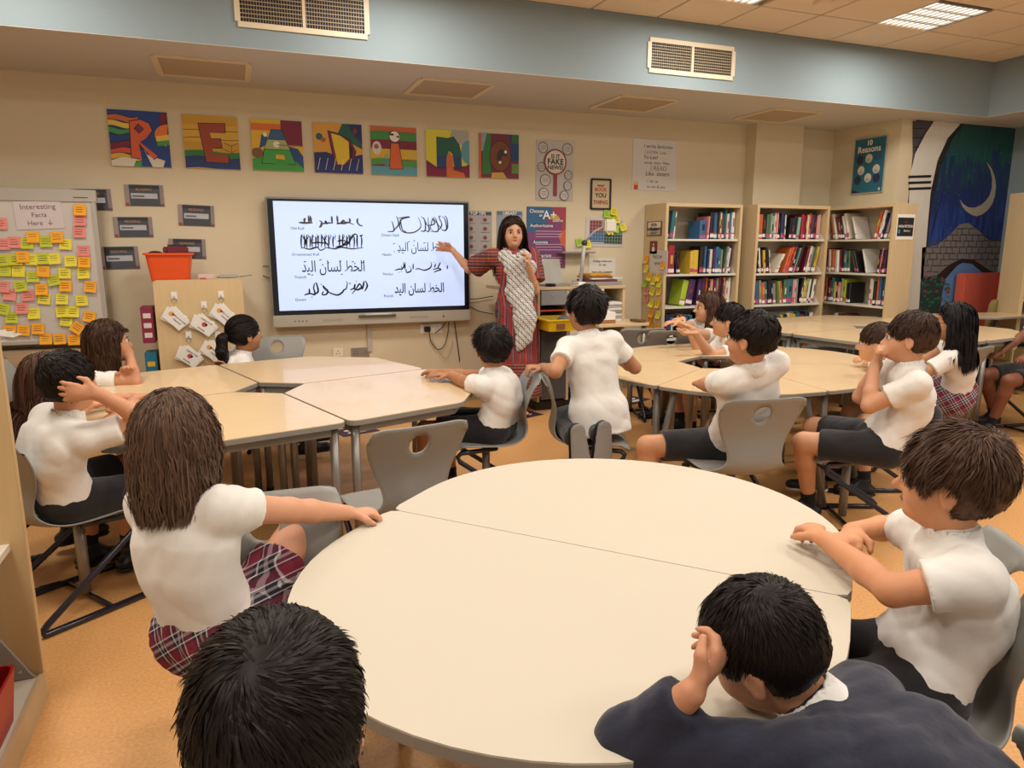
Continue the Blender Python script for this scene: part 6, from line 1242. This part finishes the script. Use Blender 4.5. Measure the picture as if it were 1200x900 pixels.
# boy cupping his ear
hc = H(82, 448, 2.60); el = A3(atz(160, 486, .68))
person('dark haired boy in white polo cupping his ear at the left table', hc, V3(-.67, 2.98, .47), 62, chest=40, hair=('short', '1a120d'), hn=1500, h=.0065, seed=8, sc=1.04, slouch=.05,
       R=dict(w=H(116, 462, 2.50), e=hdg(20) - UP * .9, d=hdg(190, .15), n=hdg(100), curl=.3, t=UP), L=dict(w=A3(atz(131, 466, .69)), e=hdg(110) - UP, d=hdg(10), n=-UP, curl=1.1), sk='cf9570')
person('girl with long straight brown hair half hidden behind the boy cupping his ear', H(60, 446, 2.95), V3(-.98, 3.34, .47), 45, chest=25, roll=-8, hair=('long', '4a3022'), hn=700, length=.34, h=.008, seed=9, bottom='skirt', L=dict(w=V3(-.5, 3.75, .68), e=-UP), R=dict(w=V3(-.50, 3.5, .68), e=-UP))
# girl with braids
hc = H(128, 401, 3.95)
person('girl with cornrow braids resting her cheek on her hand beside the whiteboard', hc, V3(-1.0, 4.62, .45), 22, chest=-8, hair=('long', '3c2618'), hn=800, length=.16, h=.007, seed=12, bottom='skirt', sc=1.06, R=dict(w=hc + hdg(22) * .085 - UP * .065 + hdg(-68) * .03, e=hdg(-20) - UP * .35, d=hdg(190, .3), n=hdg(110), curl=.5), L=dict(w=V3(-.62, 4.4, .68), e=-UP), eyes=True)
# ponytail girl
hc = H(287, 392, 4.9)
_, J = person('girl with a dark ponytail in profile below the hanging cards', hc, V3(hc[0] - .06, hc[1] + .08, .38), 22, chest=5, hair=('pony', '17100e'), hn=900, h=.007, seed=13, sc=1.12, bottom='skirt', L=dict(w=V3(.1, 5.0, .5), e=-UP), R=dict(w=V3(-.1, 4.98, .55), e=-UP), knees=[V3(.25, 5.0, .42), V3(.2, 4.9, .42)], ankles=[V3(.45, 4.72, .09), V3(.38, 4.66, .09)], slouch=.05, sk='b5805c')
S_ = SD(); c, f, l, u = J['hc'], J['f'], J['l'], J['u']; b = c - f * .118 + u * .012; pt = [b, b - f * .04 - UP * .03, b - f * .05 - UP * .12, b - f * .03 - UP * .22, b - f * .01 - UP * .27]; S_.chain(pt, [.018, .034, .038, .030, .010], .02); put('ponytail', S_.mesh('ponytail', .007, noise=.004, nscale=2), hairmat('17100e'), _, J['off'])
S_ = SD(); S_.ell(b, (.016, .016, .016)); put('hair_band', S_.mesh('hair_band', .006), M_WHITE, _, J['off'])
# curly boy at the left table
hc = H(577, 408, 3.72)
person('curly dark haired boy seen from behind, arm stretched across the left table', hc, V3(1.24, 3.46, .45), 84, chest=138, hair=('bushy', '17100d'), hn=1700, h=.0065, seed=14, sc=1.06, L=dict(w=A3(atz(516, 436, .675)), e=hdg(230) * .2 - UP, d=hdg(150), n=-UP, curl=.15), R=dict(w=V3(1.0, 3.95, .675), e=-UP), sk='b07a55', slouch=.05)
# kneeling boy
hc = H(686, 364, 3.72); hp = V3(1.74, 3.24, .53)
_, J = person('dark curly haired boy kneeling on his chair with his back to us', hc, hp, 100, chest=88, hair=('bushy', '17100d'), hn=1700, h=.0062, seed=15, kneel=True, bottom='trousers', sc=1.06, L=dict(w=V3(1.47, 3.36, .765), e=hdg(200) * .8 - UP * .6, d=hdg(170), n=-UP, curl=.9), R=dict(w=V3(2.0, 3.5, .75), e=hdg(0) - UP), knees=[V3(1.68, 3.50, .435), V3(1.86, 3.48, .435)], ankles=[V3(1.50, 3.06, .455), V3(1.64, 3.05, .46)], slouch=-.01, sk='b98560', shoes='shoe')
# centre boy from behind
person('black haired boy in white polo seen from behind in front of the middle tables', H(880, 397, 3.02), V3(2.21, 2.74, .47), 116, pitch=2, chest=84, hair=('short', '1a120d'), hn=1600, h=.006, seed=16, sc=1.06, L=dict(w=V3(2.16, 3.05, .68), e=hdg(195) - UP * .5, d=hdg(30), n=-UP), R=dict(w=V3(2.5, 2.98, .68), e=hdg(0) - UP * .5, d=hdg(150), n=-UP), knees=[A3(atz(787, 522, .44)), V3(2.35, 3.0, .44)], slouch=.03, sk='c48d68')
# boy and girl behind the middle table
hc = H(853, 376, 5.15)
person('dark haired boy in profile stretching a hand over his chair back', hc, V3(hc[0] + .1, hc[1] + .02, .42), 142, chest=165, hair=('short', '1a120d'), hn=800, h=.007, seed=17, sc=1.14, L=dict(w=H(815, 391, 4.92), e=-UP, d=hdg(160), n=UP, curl=.4), R=dict(w=hc + hdg(150) * .25 - UP * .12, e=-UP), sk='c89470', slouch=.04)
hc = H(830, 361, 5.55)
person('brown haired girl in profile folding her arms over her chair back', hc, V3(hc[0] + .05, hc[1] + .1, .45), 160, chest=175, hair=('long', '4a3226'), hn=500, length=.17, h=.007, seed=18, sc=1.08, bottom='skirt', L=dict(w=H(795, 378, 5.3), e=hdg(265) - UP, d=hdg(170), n=-UP), R=dict(w=H(800, 374, 5.4), e=hdg(85) - UP, d=hdg(200), n=-UP), sk='cf9c78')
# boy with fist at mouth
hc = H(1066, 396, 3.22); f_ = hdg(127)
person('brown haired boy in profile with his fist at his mouth', hc, A3(atz(1034, 518, .47)), 127, pitch=3, chest=150, hair=('short', '3a281c'), hn=1500, h=.006, seed=19, sc=1.06,
       L=dict(w=hc + f_ * .130 - UP * .135 + hdg(217) * .025, e=f_ * .7 - UP * 1.0 + hdg(217) * .3, d=UP + hdg(217) * .1 - f_ * .2, n=-f_, curl=1.1, t=hdg(37)), R=dict(w=hc + f_ * .12 - UP * .135 - hdg(217) * .03, e=f_ * .7 - UP, d=UP, n=-f_, curl=1.1, t=hdg(217)), knees=[A3(atz(957, 520, .44)), V3(2.80, 2.90, .44)], ankles=[A3(atz(948, 592, .07)), V3(2.98, 2.95, .08)], shoes='trainer', slouch=.05, sk='d09a76')
hc = H(1027, 402, 4.0)
person('brown haired boy low over the table behind the boy with his fist at his mouth', hc, V3(hc[0] + .22, hc[1] - .14, .45), 128, pitch=6, chest=150, hair=('short', '3c291c'), hn=1000, h=.007, seed=20, L=dict(w=A3(atz(1004, 418, .68)), e=hdg(235) - UP, d=hdg(60), n=-UP), R=dict(w=A3(atz(1010, 414, .69)), e=-UP, d=hdg(180), n=-UP), sk='cf9c78')
# girl with glasses
hc = H(1116, 378, 4.35)
_, J = person('girl with long black hair and glasses at the back right table', hc, V3(hc[0] + .14, hc[1] + .03, .46), 132, chest=120, hair=('long', '100c0e'), hn=1000, length=.24, h=.007, seed=21, sc=1.05, bottom='skirt', L=dict(w=hc + hdg(130) * .28 - UP * .24 + hdg(220) * .04, e=hdg(220) - UP, d=hdg(100), n=-UP), R=dict(w=hc + hdg(125) * .3 - UP * .25, e=-UP, n=-UP), sk='b98562')
mb = MB(); c, f, l, u, off = J['hc'], J['f'], J['l'], J['u'], J['off']
for s_ in (-1, 1): cc = c + f * .098 + l * .030 * s_ + u * .002 - off; mb.tube([cc + (l * math.cos(a) * .021 + u * math.sin(a) * .017) for a in [2 * PI * k / 14 for k in range(14)]], .0018, 5, closed=True); mb.tube([cc + l * .021 * s_, cc + l * .045 * s_ - f * .02, c - off + l * .078 * s_ - f * .0 + u * .0], .0018, 5)
mb.build('glasses', M_BLACK, _)
# child at the right edge
person('child in black shorts cut off by the right edge, hand on knee', V3(5.62, 3.42, 1.0), V3(5.50, 3.44, .47), 150, chest=172, hair=('short', '1a120d'), hn=500, h=.008, seed=22, R=dict(w=V3(5.2, 3.62, .52), e=-UP + hdg(80), d=hdg(180, -.2), n=-UP), L=dict(w=V3(5.12, 3.40, .52), e=-UP + hdg(260), d=hdg(180, -.3), n=-UP), knees=[A3(aty(1149, 452, 3.42)), V3(5.1, 3.62, .44)], ankles=[A3(atz(1160, 500, .08)), V3(5.38, 3.62, .08)], sk='7c4c34')

# ---------------- teacher ----------------
def teacher():
    sc = 1.10; hc = A3(aty(601, 273, 5.40)); f = nz(hdg(-101) - UP * .02); l = nz(np.cross(UP, f)); u = nz(np.cross(f, l)); hp = V3(hc[0] + .04, hc[1] + .02, .90); off = V3(hp[0], hp[1], 0)
    root = thing('person', 'woman in a striped embroidered dress and black and white scarf pointing at the screen', 'person', tuple(off), 0); cf = hdg(-98); cl = nz(np.cross(UP, cf)); nb = hc - u * .135 - f * .02; ch = V3(nb[0], nb[1], 1.22)
    B = SD(); B.cone(hp, ch, .12, .12, .04, flat=cf, f=.75); sh = [nb + cl * s_ * .165 - UP * .055 for s_ in (1, -1)]; B.cone(sh[0], sh[1], .05, .05, .04); B.chain([nb - UP * .06, nb, hc - u * .05 - f * .015], [.055, .046, .048], .02)
    head_sd(B, hc, f, l, u, sc, 1.3)
    wR = A3(aty(530, 293, 5.84)); wL = A3(aty(620, 312, 5.22)); arms = []
    for i, (w, e, d, n, cu, t) in enumerate([(wL, -UP + hdg(0) * .15, UP * 1.0 - hdg(0) * .12, hdg(150), .75, hdg(180)), (wR, -UP, hdg(165, .30), hdg(250) * .6 - UP * .3, .12, UP)]):
        el, w = ik(sh[i], w, .275, .25, e); arms.append((el, w)); B.cone(sh[i], el, .045, .036, .02); B.chain([el, el + (w - el) * .3, w], [.036, .035, .023], .012); hand(B, w, d, n, t, 1.1, cu, 1.4)
    legs = [V3(2.00, 5.40, .08), V3(2.18, 5.44, .08)]
    for i, a in enumerate(legs): B.cone(hp + cl * (.08 if i == 1 else -.08) * -1, a, .075, .03, .02); B.cone(a - UP * .05, a - UP * .055 + hdg(-112 + 20 * i) * .13, .030, .024, .02, flat=UP, f=.7)
    put('body', B.mesh('body', .0062), skin('cf9a78'), root, off); face_parts(root, off, hc, f, l, u, sc, '241812', 'b0564e', '2a1a10')
    for a, d in zip(legs, (-112, -92)): S_ = SD(); S_.cone(a - UP * .068, a - UP * .070 + hdg(d) * .15, .034, .030, .01, flat=UP, f=.3); S_.cone(a + hdg(d) * .07 - UP * .03 - hdg(d + 90) * .03, a + hdg(d) * .07 - UP * .03 + hdg(d + 90) * .03, .010, .010, .01); put('sandal', S_.mesh('sandal', .008), mat('2a1c18', .5), root, off)
    # dress
    D = SD(); D.cone(sh[0], sh[1], .062, .062, .04); D.cone(ch, nb - UP * .07, .135, .085, .04, flat=cf, f=.72); D.cone(V3(hp[0], hp[1], 1.02), ch, .118, .135, .05, flat=cf, f=.76); D.cone(hp, V3(hp[0], hp[1], 1.02), .160, .120, .05, flat=cf, f=.8)
    D.cone(V3(hp[0] + .01, hp[1], .17), hp, .205, .160, .04, flat=cf, f=.82, clip=[(V3(0, 0, .16), V3(0, 0, -1))])
    for i in range(2):
        el, w = arms[i]; e0 = sh[i] + (el - sh[i]) * .72; D.cone(sh[i], e0 + (el - sh[i]) * .1, .070, .092, .03, clip=[(e0, el - sh[i])])
    m = bpy.data.materials.new('dress_stripes'); m.use_nodes = True; nd, lk, b = nodes_of(m); tc = nd.new('ShaderNodeTexCoord'); sp = nd.new('ShaderNodeSeparateXYZ'); lk.new(tc.outputs['Object'], sp.inputs[0])
    def ramp(src, mul, stops, add=0.0):
        mo = nd.new('ShaderNodeMath'); mo.operation = 'MULTIPLY_ADD'; mo.inputs[1].default_value = mul; mo.inputs[2].default_value = add; lk.new(src, mo.inputs[0]); fr = nd.new('ShaderNodeMath'); fr.operation = 'FRACT'; lk.new(mo.outputs[0], fr.inputs[0]); cr = nd.new('ShaderNodeValToRGB'); cr.color_ramp.interpolation = 'CONSTANT'; e = cr.color_ramp.elements; e[0].position = 0; e[0].color = lin(stops[0][1]); e[1].position = stops[1][0]; e[1].color = lin(stops[1][1])
        for ps, c in stops[2:]: x = e.new(ps); x.color = lin(c)
        lk.new(fr.outputs[0], cr.inputs[0]); return cr.outputs[0]
    vert = ramp(sp.outputs[0], 1 / .052, [(0, 'b02a2c'), (.22, '4a3a44'), (.34, '8a6a68'), (.46, 'b5302c'), (.62, '3c3a44'), (.74, '7a5450'), (.88, '50424a')])
    hor = ramp(sp.outputs[2], 1 / .075, [(0, '8a2a30'), (.22, 'c08a4a'), (.3, '3a2c3a'), (.5, '9a3a34'), (.62, '7a7a7c'), (.7, '4a2430'), (.86, 'b06a3a')])
    hx = ramp(sp.outputs[0], 1 / .03, [(0, '7a2028'), (.4, '3a3040'), (.6, 'a0703a'), (.7, '5a2a38')])
    mxp = nd.new('ShaderNodeMix'); mxp.data_type = 'RGBA'; mxp.inputs[0].default_value = .35; lk.new(hor, mxp.inputs[6]); lk.new(hx, mxp.inputs[7])
    def gate(src, lo, hi):
        a = nd.new('ShaderNodeMath'); a.operation = 'GREATER_THAN'; a.inputs[1].default_value = lo; lk.new(src, a.inputs[0]); c_ = nd.new('ShaderNodeMath'); c_.operation = 'LESS_THAN'; c_.inputs[1].default_value = hi; lk.new(src, c_.inputs[0]); q = nd.new('ShaderNodeMath'); q.operation = 'MULTIPLY'; lk.new(a.outputs[0], q.inputs[0]); lk.new(c_.outputs[0], q.inputs[1]); return q.outputs[0]
    g1 = gate(sp.outputs[2], .12, .46); g2 = nd.new('ShaderNodeMath'); g2.operation = 'ABSOLUTE'; lk.new(sp.outputs[0], g2.inputs[0]); g3 = nd.new('ShaderNodeMath'); g3.operation = 'GREATER_THAN'; g3.inputs[1].default_value = .155; lk.new(g2.outputs[0], g3.inputs[0]); g5 = gate(sp.outputs[2], 1.0, 2); g4 = nd.new('ShaderNodeMath'); g4.operation = 'MULTIPLY'; lk.new(g3.outputs[0], g4.inputs[0]); lk.new(g5, g4.inputs[1]); mxx = nd.new('ShaderNodeMath'); mxx.operation = 'MAXIMUM'; lk.new(g1, mxx.inputs[0]); lk.new(g4.outputs[0], mxx.inputs[1])
    mf = nd.new('ShaderNodeMix'); mf.data_type = 'RGBA'; lk.new(mxx.outputs[0], mf.inputs[0]); lk.new(vert, mf.inputs[6]); lk.new(mxp.outputs[2], mf.inputs[7]); lk.new(mf.outputs[2], b.inputs['Base Color']); b.inputs['Roughness'].default_value = .9
    put('dress', D.mesh('dress', .008, noise=.006, nscale=.55, seed=3), m, root, off)
    # scarf
    K = SD(); F = cf
    fr = lambda x, z, d: V3(hp[0], hp[1], 0) + cl * x + UP * z + F * d
    for s_ in (1, -1):
        K.chain([nb + cl * .058 * s_ - f * .05 + UP * .035, nb + cl * .078 * s_ + UP * .015, nb + cl * .072 * s_ + F * .07 - UP * .05, fr(.055 * s_, 1.22, .125), fr(.045 * s_, 1.02, .125), fr((.045 if s_ < 0 else .02), .82, .155), fr((.05 if s_ < 0 else .0), .66 if s_ < 0 else .60, .165)], [.026, .036, .046, .060, .062, .066, .040], .02, flat=F, f=.42)
    K.cone(nb + cl * .055 - f * .05 + UP * .035, nb - cl * .055 - f * .05 + UP * .035, .034, .034, .02)
    m2 = bpy.data.materials.new('scarf_weave'); m2.use_nodes = True; nd, lk, b2 = nodes_of(m2); tc = nd.new('ShaderNodeTexCoord')
    mp = nd.new('ShaderNodeMapping'); mp.inputs['Rotation'].default_value = (0, .75, 0); lk.new(tc.outputs['Object'], mp.inputs[0]); ck = nd.new('ShaderNodeTexChecker'); ck.inputs['Scale'].default_value = 85; ck.inputs['Color1'].default_value = lin('ddd8d0'); ck.inputs['Color2'].default_value = lin('2a2a2c'); lk.new(mp.outputs[0], ck.inputs['Vector'])
    sp2 = nd.new('ShaderNodeSeparateXYZ'); lk.new(mp.outputs[0], sp2.inputs[0]); mo = nd.new('ShaderNodeMath'); mo.operation = 'MULTIPLY'; mo.inputs[1].default_value = 1 / .034; lk.new(sp2.outputs[0], mo.inputs[0]); fr_ = nd.new('ShaderNodeMath'); fr_.operation = 'FRACT'; lk.new(mo.outputs[0], fr_.inputs[0]); cr = nd.new('ShaderNodeValToRGB'); cr.color_ramp.interpolation = 'CONSTANT'; e = cr.color_ramp.elements; e[0].color = lin('ddd8d0'); e[1].position = .5; e[1].color = lin('26262a'); x = e.new(.72); x.color = lin('d4cfc6'); lk.new(fr_.outputs[0], cr.inputs[0])
    mx = nd.new('ShaderNodeMix'); mx.data_type = 'RGBA'; mx.inputs[0].default_value = .45; lk.new(cr.outputs[0], mx.inputs[6]); lk.new(ck.outputs[0], mx.inputs[7]); lk.new(mx.outputs[2], b2.inputs['Base Color']); b2.inputs['Roughness'].default_value = .95
    put('scarf', K.mesh('scarf', .007, noise=.005, nscale=1.2, seed=6), m2, root, off)
    bb = SD(); bb.p = D.p[:5]; make_hair(root, off, hc, f, l, u, sc, 'long', '2c1c14', .007, 1000, 31, bb, .34)
    for s_ in (-1, 1): MB().ball(hc + l * .084 * s_ - u * .062 - off, (.008, .006, .016)).build('earring', mat('b5a0a0', .3, metal=.5), root)
teacher()
